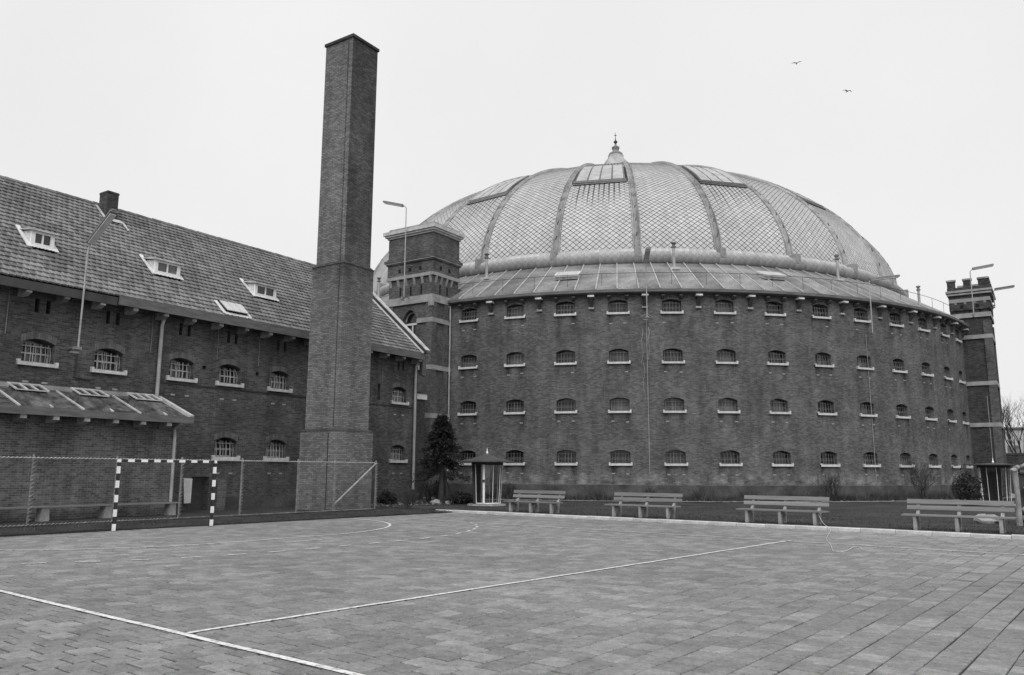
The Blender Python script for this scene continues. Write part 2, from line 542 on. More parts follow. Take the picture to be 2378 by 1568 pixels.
for i in range(22):
    p0 = -18 + i * 2.03
    mbv.hexa([cf(p0, QE - .1, -.1), cf(p0 + 2.0, QE - .1, -.1), cf(p0 + 2.0, QE - .04, -.1), cf(p0, QE - .04, -.1),
              cf(p0, QE - .1, .05), cf(p0 + 2.0, QE - .1, .05), cf(p0 + 2.0, QE - .04, .05), cf(p0, QE - .04, .05)])
struct(obj('verge_edging', mbv, M['soil']))

# paving: every slab is a real piece with an open joint round it
court = struct(obj('court', MB().box(-.2, .2, -.2, .2, -.06, -.03), M['joint'], loc=cf(10, -8, 0)))
SL, SWD, GAP = 0.328, 0.328, 0.019
def slab_geo():
    a, b, h = (SL - .034) / 2, (SWD - .016) / 2, 0.009
    v = [(-a, -b, -.02), (a, -b, -.02), (a, b, -.02), (-a, b, -.02), (-a, -b, -h), (a, -b, -h), (a, b, -h), (-a, b, -h),
         (-a + h, -b + h, 0), (a - h, -b + h, 0), (a - h, b - h, 0), (-a + h, b - h, 0)]
    f = [(0, 1, 5, 4), (1, 2, 6, 5), (2, 3, 7, 6), (3, 0, 4, 7), (4, 5, 9, 8), (5, 6, 10, 9), (6, 7, 11, 10), (7, 4, 8, 11), (8, 9, 10, 11)]
    return v, f
sv, sf = slab_geo()
slab_me = bpy.data.meshes.new('slab'); slab_me.from_pydata(sv, [], sf); slab_me.materials.append(M['slab'])
slabs = []
q = QE + SWD / 2; row = 0
while q < 24:
    p = PK - SL / 2 - (SL / 2 if row % 2 else 0) - random.uniform(0, .03)
    while p > -13:
        k_ = 2.6 if random.random() < .06 else 1.0
        slabs.append((p, q, random.gauss(0, .0012) * k_, random.gauss(0, .005) * k_, random.gauss(0, .008) * k_))
        p -= SL
    q += SWD; row += 1
def view_px(P):
    d = Vector(P) - Vector((0, 0, CAM_H)); c = d.dot(fw)
    if c < .2: return None
    return (512 + 806.3 * d.dot(rt) / c, 337.5 - 806.3 * d.dot(up) / c)
def slab_key(s):
    P = cf(s[0], s[1]); px = view_px(P)
    if px is None or not (-8 < px[0] < 1032) or not (0 < px[1] < 690): return 1e6 + P.length
    return P.length
slabs.sort(key=slab_key)
def slab_mat(s):
    return Matrix.Translation(cf(s[0], s[1] + .004 * math.sin(s[0] * 1.9 + s[1] * 7), s[2])) @ Matrix.Rotation(CA + s[4] * .8, 4, 'Z') @ Matrix.Rotation(s[3], 4, 'X') @ Matrix.Rotation(s[4] * .5, 4, 'Y')
cinv = Matrix.Translation(cf(10, -8, 0)).inverted()
for s in slabs[:300]:
    o = inst(slab_me, 'paving_slab', court, mat=cinv @ slab_mat(s))
V = []; F = []
for s in slabs[300:]:
    m = cinv @ slab_mat(s); b = len(V)
    V += [tuple(m @ Vector(v)) for v in sv]
    F += [tuple(i + b for i in f) for f in sf]
raw('paving_field', V, F, M['slab'], court, 'stuff')

# kerb stones between court and lawn
kerb = struct(obj('kerb', MB().box(-.3, .3, -.05, .05, -.2, -.05), M['kerb'], loc=cf(PK + .08, -10, 0), rot=(0, 0, CA - math.pi / 2)))
km = MB().prism([(-.075, -.1), (.075, -.1), (.075, .105), (-.045, .105), (-.075, .08)], 'x', -.495, .495)
kme = mesh_of(km, 'kerb_stone', M['kerb'])
for i in range(52):
    qq = QE - 0.6 + i * 1.0
    inst(kme, 'kerb_stone', kerb, loc=(qq + 10, random.gauss(0, .004), random.gauss(0, .004)), rot=(0, 0, random.gauss(0, .003)))

# painted lines
def strip(name, pts, w, mat, z=.010, dash=None):
    mb = MB()
    segs = list(zip(pts[:-1], pts[1:]))
    acc = 0.0
    for a, b in segs:
        a = Vector(a); b = Vector(b); d = (b - a); L = d.length; d.normalize()
        n = Vector((-d.y, d.x, 0)) * w / 2
        if dash and (acc % dash[1]) > dash[0]:
            acc += L; continue
        acc += L
        mb.add([a - n, b - n, b + n, a + n], [(0, 1, 2, 3)])
    for i, v in enumerate(mb.v): mb.v[i] = (v[0], v[1], z)
    return struct(obj(name, mb, mat))
def sub(a, b, n): return [Vector(a).lerp(Vector(b), i / n) + Vector((random.gauss(0, .006), random.gauss(0, .006), 0)) for i in range(n + 1)]
strip('sideline_marking', sub(cf(5.05, QE + .5), cf(5.15, 24), 60), .085, M['paint'])
strip('far_sideline_marking', sub(cf(22.05, QE + .3), cf(21.45, 6), 70), 0.095, M['paint_worn'])
strip('centre_line_marking', sub(cf(5.15, -8.62), cf(21.95, -7.8), 40), .078, M['paint'])
strip('goal_line_marking', sub(cf(-6, QE + .12), cf(22, QE + .12), 50), .05, M['paint_worn'])
def goal_arc(rad, straight_q):
    pts = []
    for i in range(61):
        a = R_(178 - 88 * i / 60)
        pts.append(cf(11.9 + rad * math.cos(a), QE + .12 + rad * math.sin(a)))
    for i in range(1, 12): pts.append(cf(11.9 + 3.0 * i / 12, QE + .12 + rad))
    for i in range(61):
        a = R_(90 - 88 * i / 60)
        pts.append(cf(14.9 + rad * math.cos(a), QE + .12 + rad * math.sin(a)))
    return pts
strip('goal_area_marking', goal_arc(5.75, 0), .08, M['paint'])
pts9 = [p for p in goal_arc(8.6, 0) if 5.2 < p.dot(CE) < 21.9]
fine9 = []
for a, b in zip(pts9[:-1], pts9[1:]): fine9 += [a.lerp(b, k / 4) for k in range(4)]
strip('free_throw_marking', fine9, .08, M['paint'], dash=(.42, .95))
strip('penalty_mark', sub(cf(12.8, QE + 6.9), cf(14.0, QE + 6.9), 4), .08, M['paint'])

# path round the rotunda, edging
mbp = MB()
for i in range(120):
    a0, a1 = -75 + i * 1.6, -75 + (i + 1) * 1.6
    P = [CEN + pol(a0, 32.0, GZ + .03), CEN + pol(a1, 32.0, GZ + .03), CEN + pol(a1, 32.9, GZ + .03), CEN + pol(a0, 32.9, GZ + .03)]
    mbp.add(P, [(0, 1, 2, 3)])
struct(obj('path', mbp, plain('gravel_path', 0.26, 0.95, 0.4, 1.5, 0.3, 25)))

# tufts of grass (one uncountable mass)
V = []; F = []
def blade(x, y, z, h):
    a = random.uniform(0, 6.283); w = random.uniform(.006, .014); lx, ly = random.gauss(0, h * .45), random.gauss(0, h * .45)
    b = len(V)
    V.extend([(x - w * math.cos(a), y - w * math.sin(a), z), (x + w * math.cos(a), y + w * math.sin(a), z), (x + lx, y + ly, z + h)])
    F.append((b, b + 1, b + 2))
for i in range(52000):
    p = PK + .17 + (random.random() ** 1.7) * 13; qv = random.uniform(-26, 8)
    P = cf(p, qv)
    if (P - CEN).length < 30.6: continue
    blade(P.x, P.y, GZ - .01, random.uniform(.025, .07) * (.7 if p < PK + .35 else 1))
for i in range(14000):
    P = cf(random.uniform(-8, PK), QE - .12 - (random.random() ** 1.4) * 4.0)
    blade(P.x, P.y, GZ - .05 if (P.dot(CF) > QE - .6) else GZ - .01, random.uniform(.02, .07))
for i in range(42000):                                  # straggling growth at the foot of the rotunda wall
    a = random.uniform(-45, 75); r = 30.12 + abs(random.gauss(0, .6))
    P = CEN + pol(a, r, 0)
    blade(P.x, P.y, GZ, random.uniform(.08, .42) * (1 + 1.4 * max(0, math.sin(a * 1.7) * math.sin(a * .61 + 1))))
gr = raw('grass_tufts', V, F, M['blade'])
gr['kind'] = 'stuff'; gr['label'] = 'short winter grass and straggling weeds on the lawn and verges'; gr['category'] = 'grass'
V = []; F = []
for i in range(1800):                                  # dead leaves by the wall and the path
    if random.random() < .5:
        P = CEN + pol(random.uniform(-40, 70), random.uniform(31.2, 33.3), 0)
    else:
        P = bf(random.uniform(28, 38), -random.uniform(1.0, 4.5))
    a = random.uniform(0, 6.28); s_ = random.uniform(.03, .09); b = len(V)
    u1 = Vector((math.cos(a), math.sin(a), random.uniform(-.3, .3))) * s_; u2 = Vector((-math.sin(a), math.cos(a), random.uniform(-.3, .3))) * s_ * .6
    P = P + Vector((0, 0, GZ + .05))
    V.extend([tuple(P - u1), tuple(P + u2), tuple(P + u1), tuple(P - u2)]); F.append((b, b + 1, b + 2, b + 3))
lt = raw('leaf_litter', V, F, M['litter'])
lt['kind'] = 'stuff'; lt['label'] = 'pale dead leaves scattered along the wall foot'; lt['category'] = 'leaves'

# ------------------------------------------------------------------ rotunda
rot = thing('rotunda', 'round brick prison building with four rows of barred windows and a zinc dome', 'building', CEN)
W0, DW = -26.61, 6.305
SILLB = [11.459, 8.355, 5.334, 2.163]
WW, WH, WRISE = 1.2, .80, .15
K0, K1 = -3, 16                                        # bays that can be seen, with some to spare
ZT = 12.72
def arch(sc, w, zb, zt, rise, n=8):
    pts = [(sc - w / 2, zb), (sc + w / 2, zb)]
    for i in range(n + 1):
        u = 1 - 2 * i / n
        pts.append((sc + u * w / 2, zt - rise * u * u))
    return pts
mbw = MB()
def rmap(s, z, d): return pol(math.degrees(s / RR), RR - d, z)
for k in range(K0, K1 + 1):
    sc = R_(W0 + DW * k) * RR; hw = R_(DW) * RR / 2
    holes = [arch(sc, WW, zb + .13, zb + .13 + WH, WRISE) for zb in SILLB]
    a, b = sc - .85, sc + .85
    mbw.wall([(a, 0), (b, 0), (b, ZT), (a, ZT)], holes, rmap, .46)
    prev = None
    for (x0, x1) in ((sc - hw, sc - .85 - (.0)), (sc + .85, sc + hw)):
        xm = (x0 + x1) / 2
        for (c0, c1) in ((x0, xm), (xm, x1)):
            mbw.add([rmap(c0, 0, 0), rmap(c1, 0, 0), rmap(c1, ZT, 0), rmap(c0, ZT, 0)], [(0, 1, 2, 3)])
pa, pb = W0 + DW * (K1 + .5), W0 + DW * (K0 - .5) + 360
mbw.lathe([(RR, 0), (RR, ZT)], 60, pa, pb)
obj('wall', mbw, M['brick_rotunda'], rot)
# tarred plinth
obj('plinth', MB().lathe([(RR + .005, 1.02), (RR + .05, .98), (RR + .05, 0)], 200), M['plinth'], rot)

def window_mesh(W, H, rise, dp):
    mb = MB()
    return mb
# shared pieces of a window: local x along wall, y inward, z up, origin at opening's bottom centre
pane_me = mesh_of(MB().box(-.62, .62, .38, .42, -.02, .84), 'pane', M['glass'])
def frame_mesh(w, h, nv, nh, y0=.20, t=.045):
    mb = MB()
    mb.box(-w / 2, w / 2, y0, y0 + .05, 0, t)
    for s_ in (-1, 1): mb.box(s_ * w / 2 - t / 2 * (1 + s_) , s_ * w / 2 + t / 2 * (1 - s_), y0, y0 + .05, t, h)
    for i in range(1, nv + 1):
        x = -w / 2 + w * i / (nv + 1); mb.box(x - .017, x + .017, y0 + .005, y0 + .04, t, h)
    for i in range(1, nh + 1):
        z = h * i / (nh + 1); mb.box(-w / 2 + t, w / 2 - t, y0 + .012, y0 + .034, z - .015, z + .015)
    return mb
rframe_me = mesh_of(frame_mesh(WW, WH - .12, 2, 1, .32), 'frame', M['frame_grey'])
def grille_mesh(w, h, n, bulge=0.0):
    mb = MB()
    for i in range(n):
        x = -w / 2 + w * (i + .5) / n
        mb.tube([(x, .14, -.01), (x, .2, h - .06)], .013, 5)
    for z in (h * .34, h * .78): mb.box(-w / 2, w / 2, .15 + .06 * z / h, .17 + .06 * z / h, z - .011, z + .011)
    return mb
grille_me = mesh_of(grille_mesh(WW, WH - .06, 6), 'grille', M['iron'])
def sill_mesh(w, d, h):
    mb = MB()
    mb.prism([(-.12, -h), (d + .1, -h), (d + .1, 0), (-.12, -.025)], 'x', -w / 2, w / 2)
    for s_ in (-1, 1): mb.box(s_ * (w / 2 - .05) - .05, s_ * (w / 2 - .05) + .05, -.125, .0, -h - .002, .045)
    return mb
rsill_me = mesh_of(sill_mesh(1.42, .1, .15), 'sill', M['sill'])
vent_me = mesh_of(MB().box(-.1, .1, -.012, .02, -.035, .035), 'air_brick', M['stone_band'])
def rot_at(phi, r, z): return Matrix.Translation(pol(phi, r, z)) @ Matrix.Rotation(R_(phi), 4, 'Z')
for k in range(K0, K1 + 1):
    for ri, zb in enumerate(SILLB):
        phi = W0 + DW * k; z = zb + .13
        w = inst(pane_me, 'window', rot, mat=rot_at(phi, RR, z))
        inst(rframe_me, 'frame', w)
        inst(grille_me, 'grille', w)
        inst(rsill_me, 'sill', w)
        for dx in (-.45, .45):
            if random.random() < .85:
                p = phi + math.degrees((dx + random.gauss(0, .03)) / RR)
                inst(vent_me, 'air_brick', rot, mat=rot_at(p, RR, zb - .52 + random.gauss(0, .03)))

# eaves: gutter, corbels
obj('eaves_gutter', MB().lathe([(RR - .02, 12.70), (RR + .38, 12.72), (RR + .46, 12.78), (RR + .46, 12.95), (RR + .40, 12.95), (RR + .38, 12.80), (RR + .0, 12.80)], 228), M['timber_grey'], rot, smooth=True)
cb = MB()
cb.box(-.16, .16, -.40, .02, -.02, .16)
cb.prism([(.0, -.02), (-.36, -.02), (-.30, -.12), (.0, -.52)], 'x', -.10, .10)
cor_me = mesh_of(cb, 'corbel', M['timber_dark'])
cap_me = mesh_of(MB().box(-.2, .2, -.46, -.02, .06, .17), 'corbel_cap', M['sill'])
foot_me = mesh_of(MB().box(-.17, .17, -.14, .02, -.66, -.55), 'corbel_foot', M['bracket'])
small_me = mesh_of(MB().prism([(.02, .14), (-.34, .14), (-.34, .06), (-.2, -.06), (.02, -.06)], 'x', -.1, .1), 'eaves_bracket', M['timber_dark'])
for k in range(K0, K1 + 1):
    p = W0 + DW * (k + .5)
    c_ = inst(cor_me, 'corbel', rot, mat=rot_at(p, RR, 12.46))
    inst(cap_me, 'corbel_cap', c_); inst(foot_me, 'corbel_foot', c_)
    for f_ in (1 / 3, 2 / 3):
        inst(small_me, 'eaves_bracket', rot, mat=rot_at(p + DW * f_, RR, 12.48))

# apron roof: standing seams, every sheet a piece
RA, ZA, RB_, ZB_ = RR + .40, 12.97, 25.55, 15.93
M['zinc_apron'] = plain('zinc_apron_sheet', 0.165, 0.6, 0.45, 0.7, 0.3, 9, rnd=0.3, spec=0.35)
apron = obj('apron_roof', MB().lathe([(RA, ZA - .06), (RB_, ZB_ - .06)], 144), M['under'], rot)
h_ = 1.25
sm = MB().add([pol(-h_ + .06, RA, ZA), pol(h_ - .06, RA, ZA), pol(h_ - .06, RB_, ZB_), pol(-h_ + .06, RB_, ZB_),
               pol(-h_ + .06, RA, ZA - .04), pol(h_ - .06, RA, ZA - .04), pol(h_ - .06, RB_, ZB_ - .04), pol(-h_ + .06, RB_, ZB_ - .04)],
              [(0, 1, 2, 3), (4, 5, 1, 0), (5, 6, 2, 1), (7, 4, 0, 3)])
sheet_me = mesh_of(sm, 'roof_sheet', M['zinc_apron'])
seam = MB(); a_ = Vector(pol(0, RA, ZA)); b_ = Vector(pol(0, RB_, ZB_))
seam.beam(a_ + Vector((0, 0, .02)), b_ + Vector((0, 0, .02)), .055, .08)
seam_me = mesh_of(seam, 'seam', M['lead'])
for i in range(144):
    phi = -180 + 2.5 * i + 1.0
    if -75 < phi < 85:
        inst(sheet_me, 'roof_sheet', apron, rot=(0, 0, R_(phi)))
        inst(seam_me, 'seam', apron, rot=(0, 0, R_(phi + 1.25)))
# roof rail
rail = MB()
rp = [pol(a, 29.75, 13.42 + .72) for a in np.arange(-60, 80, 1.0)]
rail.tube(rp, .017, 5)
rail_o = obj('roof_rail', rail, M['iron_dark'], rot)
post_me = mesh_of(MB().tube([(0, -29.75, 13.3), (0, -29.75, 14.15)], .013, 5), 'rail_post', M['iron_dark'])
for i in range(34): inst(post_me, 'rail_post', rail_o, rot=(0, 0, R_(-60 + i * 4.2)))
# roof hatches
def apz(r): return ZA + (RA - r) / (RA - RB_) * (ZB_ - ZA)
sl = math.atan2(ZB_ - ZA, RA - RB_)
for phi, r in ((-14.3, 28.1), (13.2, 28.0)):
    hb = MB().box(-.75, .75, -.55, .55, 0, .28)
    h = obj('roof_hatch', hb, M['lead'], rot)
    h.matrix_local = rot_at(phi, r, apz(r)) @ Matrix.Rotation(sl - .12, 4, 'X')
    obj('hatch_glass', MB().box(-.62, -.03, -.45, .45, .28, .30).box(.03, .62, -.45, .45, .28, .30), M['glass_pale'], h)
    obj('hatch_rim', MB().box(-.8, .8, -.62, -.5, .2, .3).box(-.8, .8, .5, .6, .2, .3).box(-.8, -.7, -.5, .5, .2, .31).box(.7, .8, -.5, .5, .2, .31), M['white'], h)
# vent pipes
vp = MB().tube([(0, 0, -.2), (0, 0, 1.55)], .1, 10)
vp_me = mesh_of(vp, 'vent_pipe', M['galv'], True)
vc_me = mesh_of(MB().lathe([(.0, 1.86), (.17, 1.80), (.17, 1.72), (.10, 1.72), (.10, 1.5), (.17, 1.52), (.17, 1.46), (.1, 1.45)], 12), 'vent_cap', M['iron'], True)
vb_me = mesh_of(MB().box(-.32, .32, -.3, .3, -.12, .05), 'vent_flashing', M['lead'])
for phi in (-52, -27.5, .3, 27.0, 57.5):
    v_ = inst(vp_me, 'vent_pipe', rot, mat=rot_at(phi, 26.9, apz(26.9)))
    inst(vc_me, 'vent_cap', v_); inst(vb_me, 'vent_flashing', v_)

# dome
D0, DZ, DH, DP, DQ = 25.184, 17.0, 13.14, 2.067, 1.68
rs = np.concatenate([D0 * (1 - np.linspace(0, 1, 400) ** 3)])
zs = DZ - .15 + (DH + .15) * np.maximum(0, 1 - np.clip(rs / D0, 0, 1) ** DP) ** (1 / DQ)
ms = np.concatenate([[0], np.cumsum(np.hypot(np.diff(rs), np.diff(zs)))])
def prof(m): return float(np.interp(m, ms, rs)), float(np.interp(m, ms, zs))
MTOT = float(ms[-1])
NG = 28; GA = 360 / NG; HALF = R_(GA / 2)
GORE0 = -11.0 - GA * 0                                  # centre of the skylight gore facing the court
def m_of_r(r): return float(np.interp(-r, -rs, ms))
def dome_mat():
    t = NT('zinc_shingle')
    co = t.obj(rot)
    x, y, z = t.sep(co)
    phi = t.math('ARCTAN2', x, t.math('MULTIPLY', y, -1.0))
    r = t.rand()
    k = t.ramp(r, 0, 1, 0.92, 1.08)
    k = t.math('MULTIPLY', k, t.ramp(t.noise(co, 0.35, 5, 0.6), 0.3, 0.7, 0.9, 1.1))
    vst = t.noise(t.comb(t.math('MULTIPLY', phi, 60.0), t.math('MULTIPLY', z, 0.12), 0.0), 1.0, 3, 0.6)
    k = t.math('MULTIPLY', k, t.ramp(vst, 0.3, 0.7, 0.9, 1.1))
    # run-off streaks below the skylights
    gore = t.math('COSINE', t.math('MULTIPLY', t.math('SUBTRACT', phi, R_(GORE0)), 14.0))
    gm = t.ramp(gore, 0.25, 0.6, 0.0, 1.0)
    fr = t.math('ABSOLUTE', t.math('SINE', t.math('MULTIPLY', t.math('SUBTRACT', phi, R_(GORE0)), 57.3 * math.pi / .98)))
    ln = t.ramp(fr, 0.15, 0.6, 1.0, 0.0)
    length = t.ramp(t.noise(t.comb(t.math('MULTIPLY', phi, 57.0), 0.0, 0.0), 1.1, 1), 0.3, 0.7, 0.0, 3.2)
    zm = t.ramp(t.math('ADD', z, length), 22.3, 24.0, 0.0, 1.0)
    streak = t.math('MULTIPLY', t.math('MULTIPLY', gm, ln), zm)
    k = t.math('MULTIPLY', k, t.math('SUBTRACT', 1.0, t.math('MULTIPLY', streak, 0.9)))
    return t.finish(t.math('MULTIPLY', k, 0.47), 0.62, 0.3)
M['zinc'] = dome_mat()
M['zinc_trim'] = plain('zinc_trim', 0.33, 0.6, 0.35, 1.2, 0.2, 12, rnd=0.14, spec=0.3)
M['zinc_rib'] = plain('zinc_rib', 0.27, 0.65, 0.4, 1.2, 0.2, 12, rnd=0.12, spec=0.25)
# boarding under the shingles
mbd = MB()
NM = 40
mm = [MTOT * (i / NM) for i in range(NM + 1)]
for g in range(NG):
    c0 = GORE0 + GA * g
    b = len(mbd.v)
    for m in mm:
        r, z = prof(m)
        for e in (-1, 1): mbd.v.append(tuple(pol(c0 + e * GA / 2, max(r, .01), z - .02)))
    for i in range(NM): mbd.f.append((b + 2 * i, b + 2 * i + 1, b + 2 * i + 3, b + 2 * i + 2))
dome = obj('dome', mbd, plain('dome_boarding', 0.04, 0.9, 0.2, 2.0), rot)
# diamond shingles
DA, DB = 0.232, 0.205
def shingle_tpl():
    g = .023
    a, b = DA - g, DB - g
    top = [(0, -b, .034), (a, 0, .020), (0, b, .004), (-a, 0, .020)]
    bot = [(p[0], p[1], -.02) for p in top]
    return top + bot, [(0, 1, 2, 3), (4, 5, 1, 0), (5, 6, 2, 1), (6, 7, 3, 2), (7, 4, 0, 3)]
tv, tf = shingle_tpl()
SKM0, SKM1 = m_of_r(21.1), m_of_r(17.7)
sh = []
for g in range(-5, 8):
    c0 = GORE0 + GA * g
    a = R_(c0)
    Tn = Vector((math.cos(a), math.sin(a), 0)); Rd = Vector((math.sin(a), -math.cos(a), 0))
    skl = (g % 2 == 0)
    j = 1
    while True:
        m = j * DB
        r, z = prof(m)
        if r < 7: break
        r2, z2 = prof(m + .05); r1, z1 = prof(m - .05)
        du = Vector((0, 0, z2 - z1)) + Rd * (r2 - r1); du.normalize()
        nrm = Tn.cross(du); nrm.normalize()
        hw = r * math.sin(HALF) - .12
        n_ = int(hw / (2 * DA)) + 2
        for i in range(-n_, n_ + 1):
            x = (i + (.5 if j % 2 else 0)) * 2 * DA
            if abs(x) > hw: continue
            if skl and SKM0 - .2 < m < SKM1 + .1: continue
            P = Rd * (r * math.cos(HALF)) + Tn * x + Vector((0, 0, z)) + nrm * .0
            mt = Matrix(((Tn.x, du.x, nrm.x, P.x), (Tn.y, du.y, nrm.y, P.y), (Tn.z, du.z, nrm.z, P.z), (0, 0, 0, 1)))
            sh.append(((P + CEN - Vector((0, 0, CAM_H))).length, mt))
        j += 1
sh.sort(key=lambda q: q[0])
sh_me = bpy.data.meshes.new('shingle'); sh_me.from_pydata(tv, [], tf); sh_me.materials.append(M['zinc'])
for d_, mt in sh[:300]: inst(sh_me, 'shingle', dome, mat=mt)
V = []; F = []
for d_, mt in sh[300:]:
    b = len(V)
    V += [tuple(mt @ Vector(v)) for v in tv]
    F += [tuple(i + b for i in f) for f in tf]
raw('shingle_field', V, F, M['zinc'], dome, 'stuff')
# plain upper cap of the dome where the rows run out of sight
obj('dome_cap', MB().lathe([prof(m) for m in np.linspace(m_of_r(7.4), m_of_r(0.3), 14)], 56), M['zinc_trim'], rot, smooth=True)
# ribs with rolled edges
def rib_mesh():
    mb = MB()
    sec = [(-.30, -.02), (-.27, .10), (-.20, .12), (-.17, .04), (-.10, .10), (0, .20), (.10, .10), (.17, .04), (.20, .12), (.27, .10), (.30, -.02)]
    N = 26
    k = len(sec)
    for i in range(N + 1):
        m = MTOT * .88 * i / N
        r, z = prof(m); r2, z2 = prof(m + .08); r1, z1 = prof(max(m - .08, 0))
        dr, dz = r2 - r1, z2 - z1; l = math.hypot(dr, dz) or 1; dr /= l; dz /= l
        nr, nz = dz, -dr
        sc = 1 - .35 * (i / N)
        for (x, h) in sec: mb.v.append((x * sc, -(r + nr * h), z + nz * h))
    for i in range(N):
        for j in range(k - 1):
            a = i * k + j; mb.f.append((a, a + 1, a + k + 1, a + k))
    return mb
rib_me = mesh_of(rib_mesh(), 'rib', M['zinc_rib'], True)
foot_mb = MB().box(-.2, .2, -26.06, -25.1, 16.2, 16.9)
ribfoot_me = mesh_of(foot_mb, 'rib_foot', M['zinc_rib'])
hk = MB()
for m in np.linspace(1.0, 17, 13):
    r, z = prof(m); r2, z2 = prof(m + .3)
    hk.beam((-.02, -(r + .16), z + .06), (.02, -(r2 + .16), z2 + .06), .07, .05)
hook_me = mesh_of(hk, 'rib_clips', M['iron_dark'])
for g in range(NG):
    ph = GORE0 + GA * (g + .5)
    o = inst(rib_me, 'rib', rot, rot=(0, 0, R_(ph)))
    inst(ribfoot_me, 'rib_foot', o); inst(hook_me, 'rib_clips', o)['kind'] = 'stuff'
# rolled base of the dome, in sections
pr = [(25.16, 17.02), (25.22, 16.98), (25.55, 16.66)]
for i in range(9):
    a = R_(95 - 190 * i / 8 - 10)
    pr.append((25.62 + .43 * math.cos(a), 16.22 + .45 * math.sin(a)))
pr.append((25.45, 15.8))
sec_a = GA / 12
ml = MB().lathe(pr, 2, -sec_a / 2 + .006, sec_a / 2 - .006)
roll_me = mesh_of(ml, 'roll_section', M['zinc_trim'], True)
roll = obj('base_roll', MB().lathe([(25.1, 16.95), (25.5, 16.6), (25.92, 16.2), (25.5, 15.85)], 112), plain('roll_joint', 0.2, 0.8), rot)
for i in range(NG * 12):
    ph = GORE0 + sec_a * i
    phn = (ph + 180) % 360 - 180
    if -80 < phn < 90: inst(roll_me, 'roll_section', roll, rot=(0, 0, R_(ph)))
# skylights
def sky_pt(c0, x, m, h):
    a = R_(c0); Tn = Vector((math.cos(a), math.sin(a), 0)); Rd = Vector((math.sin(a), -math.cos(a), 0))
    r, z = prof(m); r2, z2 = prof(m + .1); r1, z1 = prof(m - .1)
    dr, dz = r2 - r1, z2 - z1; l = math.hypot(dr, dz)
    return Rd * (r * math.cos(HALF) + dz / l * h) + Tn * x + Vector((0, 0, z - dr / l * h))
M['glass_sky'] = plain('painted_reflection_glass', 0.36, 0.4, 0.25, 1.5, spec=0.4)  # pale base colour stands in for sky reflected in the panes
for g in (-4, -2, 0, 2, 4, 6):
    c0 = GORE0 + GA * g
    fr = MB(); ms_ = np.linspace(SKM0, SKM1, 5)
    def hwm(m): return prof(m)[0] * math.sin(HALF) * .78
    for e in (-1, 1):
        for i in range(4):
            fr.beam(sky_pt(c0, e * hwm(ms_[i]), ms_[i], .12), sky_pt(c0, e * hwm(ms_[i + 1]), ms_[i + 1], .12), .07, .2)
    fr.beam(sky_pt(c0, -hwm(SKM0) - .15, SKM0 - .02, .14), sky_pt(c0, hwm(SKM0) + .15, SKM0 - .02, .12), .08, .16)
    fr.beam(sky_pt(c0, -hwm(SKM1), SKM1 + .05, .12), sky_pt(c0, hwm(SKM1), SKM1 + .05, .12), .1, .2)
    for xk in (-.5, 0, .5):
        for i in range(4):
            fr.beam(sky_pt(c0, xk * hwm(ms_[i]), ms_[i], .2), sky_pt(c0, xk * hwm(ms_[i + 1]), ms_[i + 1], .23), .05, .06)
    so = obj('skylight', fr, M['iron'], rot)
    for kx in range(4):
        x0, x1 = -1 + kx * .5 + .03, -.5 + kx * .5 - .03
        pb_ = MB()
        for i in range(4):
            pb_.add([sky_pt(c0, x0 * hwm(ms_[i]), ms_[i], .23), sky_pt(c0, x1 * hwm(ms_[i]), ms_[i], .23),
                     sky_pt(c0, x1 * hwm(ms_[i + 1]), ms_[i + 1], .23), sky_pt(c0, x0 * hwm(ms_[i + 1]), ms_[i + 1], .23)], [(0, 1, 2, 3)])
        obj('pane', pb_, M['glass_sky'], so)
    obj('skylight_kerb', MB().beam(sky_pt(c0, -hwm(SKM0) - .2, SKM0 - .35, .05), sky_pt(c0, hwm(SKM0) + .2, SKM0 - .22, .03), .3, .08), M['iron'], so)
# lantern base and finial
lb = MB().lathe([(5.6, 29.55), (4.0, 30.2), (2.4, 31.2), (1.55, 32.4), (1.15, 33.2), (.95, 33.45), (.82, 33.6), (.78, 33.82), (.8, 33.9)], 28)
fin = obj('finial', lb, M['zinc_trim'], rot, smooth=True)
obj('finial_ring', MB().lathe([(.70, 33.85), (.72, 34.0), (.72, 34.08), (.62, 34.2), (.3, 34.22)], 24), M['iron'], fin, smooth=True)
obj('finial_drum', MB().lathe([(.36, 34.1), (.32, 34.45), (.34, 34.55)], 20), M['zinc_trim'], fin, smooth=True)
obj('finial_crown', MB().lathe([(.32, 34.5), (.40, 34.75), (.40, 34.84), (.26, 34.92), (.12, 35.05), (.10, 35.2)], 20), M['iron'], fin, smooth=True)
obj('finial_ball', MB().lathe([(.09, 35.15), (.11, 35.28), (.22, 35.42), (.12, 35.55), (.05, 35.65), (.03, 35.9), (.02, 36.45)], 16).beam((-.12, 0, 36.15), (.12, 0, 36.15), .04, .08), M['iron_dark'], fin, smooth=True)
# ------------------------------------------------------------------ stair tower by the cell block
T1 = thing('stair_tower', 'square brick stair tower with corbelled top and flat cornice beside the cell block', 'tower', bf(39.9, 4.5, 0), BROT)
# local: x = s - 39.9 (0 is the face towards the camera), y = across
HW = 1.85
def fmap(s, z, d): return Vector((d, s, z))
mb = MB()
tw_hole = arch(.0, 1.25, 9.6, 12.25, .62, 14)
mb.wall([(-HW, 0), (HW, 0), (HW, 14.0), (-HW, 14.0)], [tw_hole], fmap, .45)
mb.add([(0, -HW, 0), (4.4, -HW, 0), (4.4, -HW, 14.0), (0, -HW, 14.0)], [(0, 1, 2, 3)])
mb.add([(0, HW, 0), (4.4, HW, 0), (4.4, HW, 14.0), (0, HW, 14.0)], [(0, 1, 2, 3)])
obj('shaft', mb, M['brick_tower'], T1)
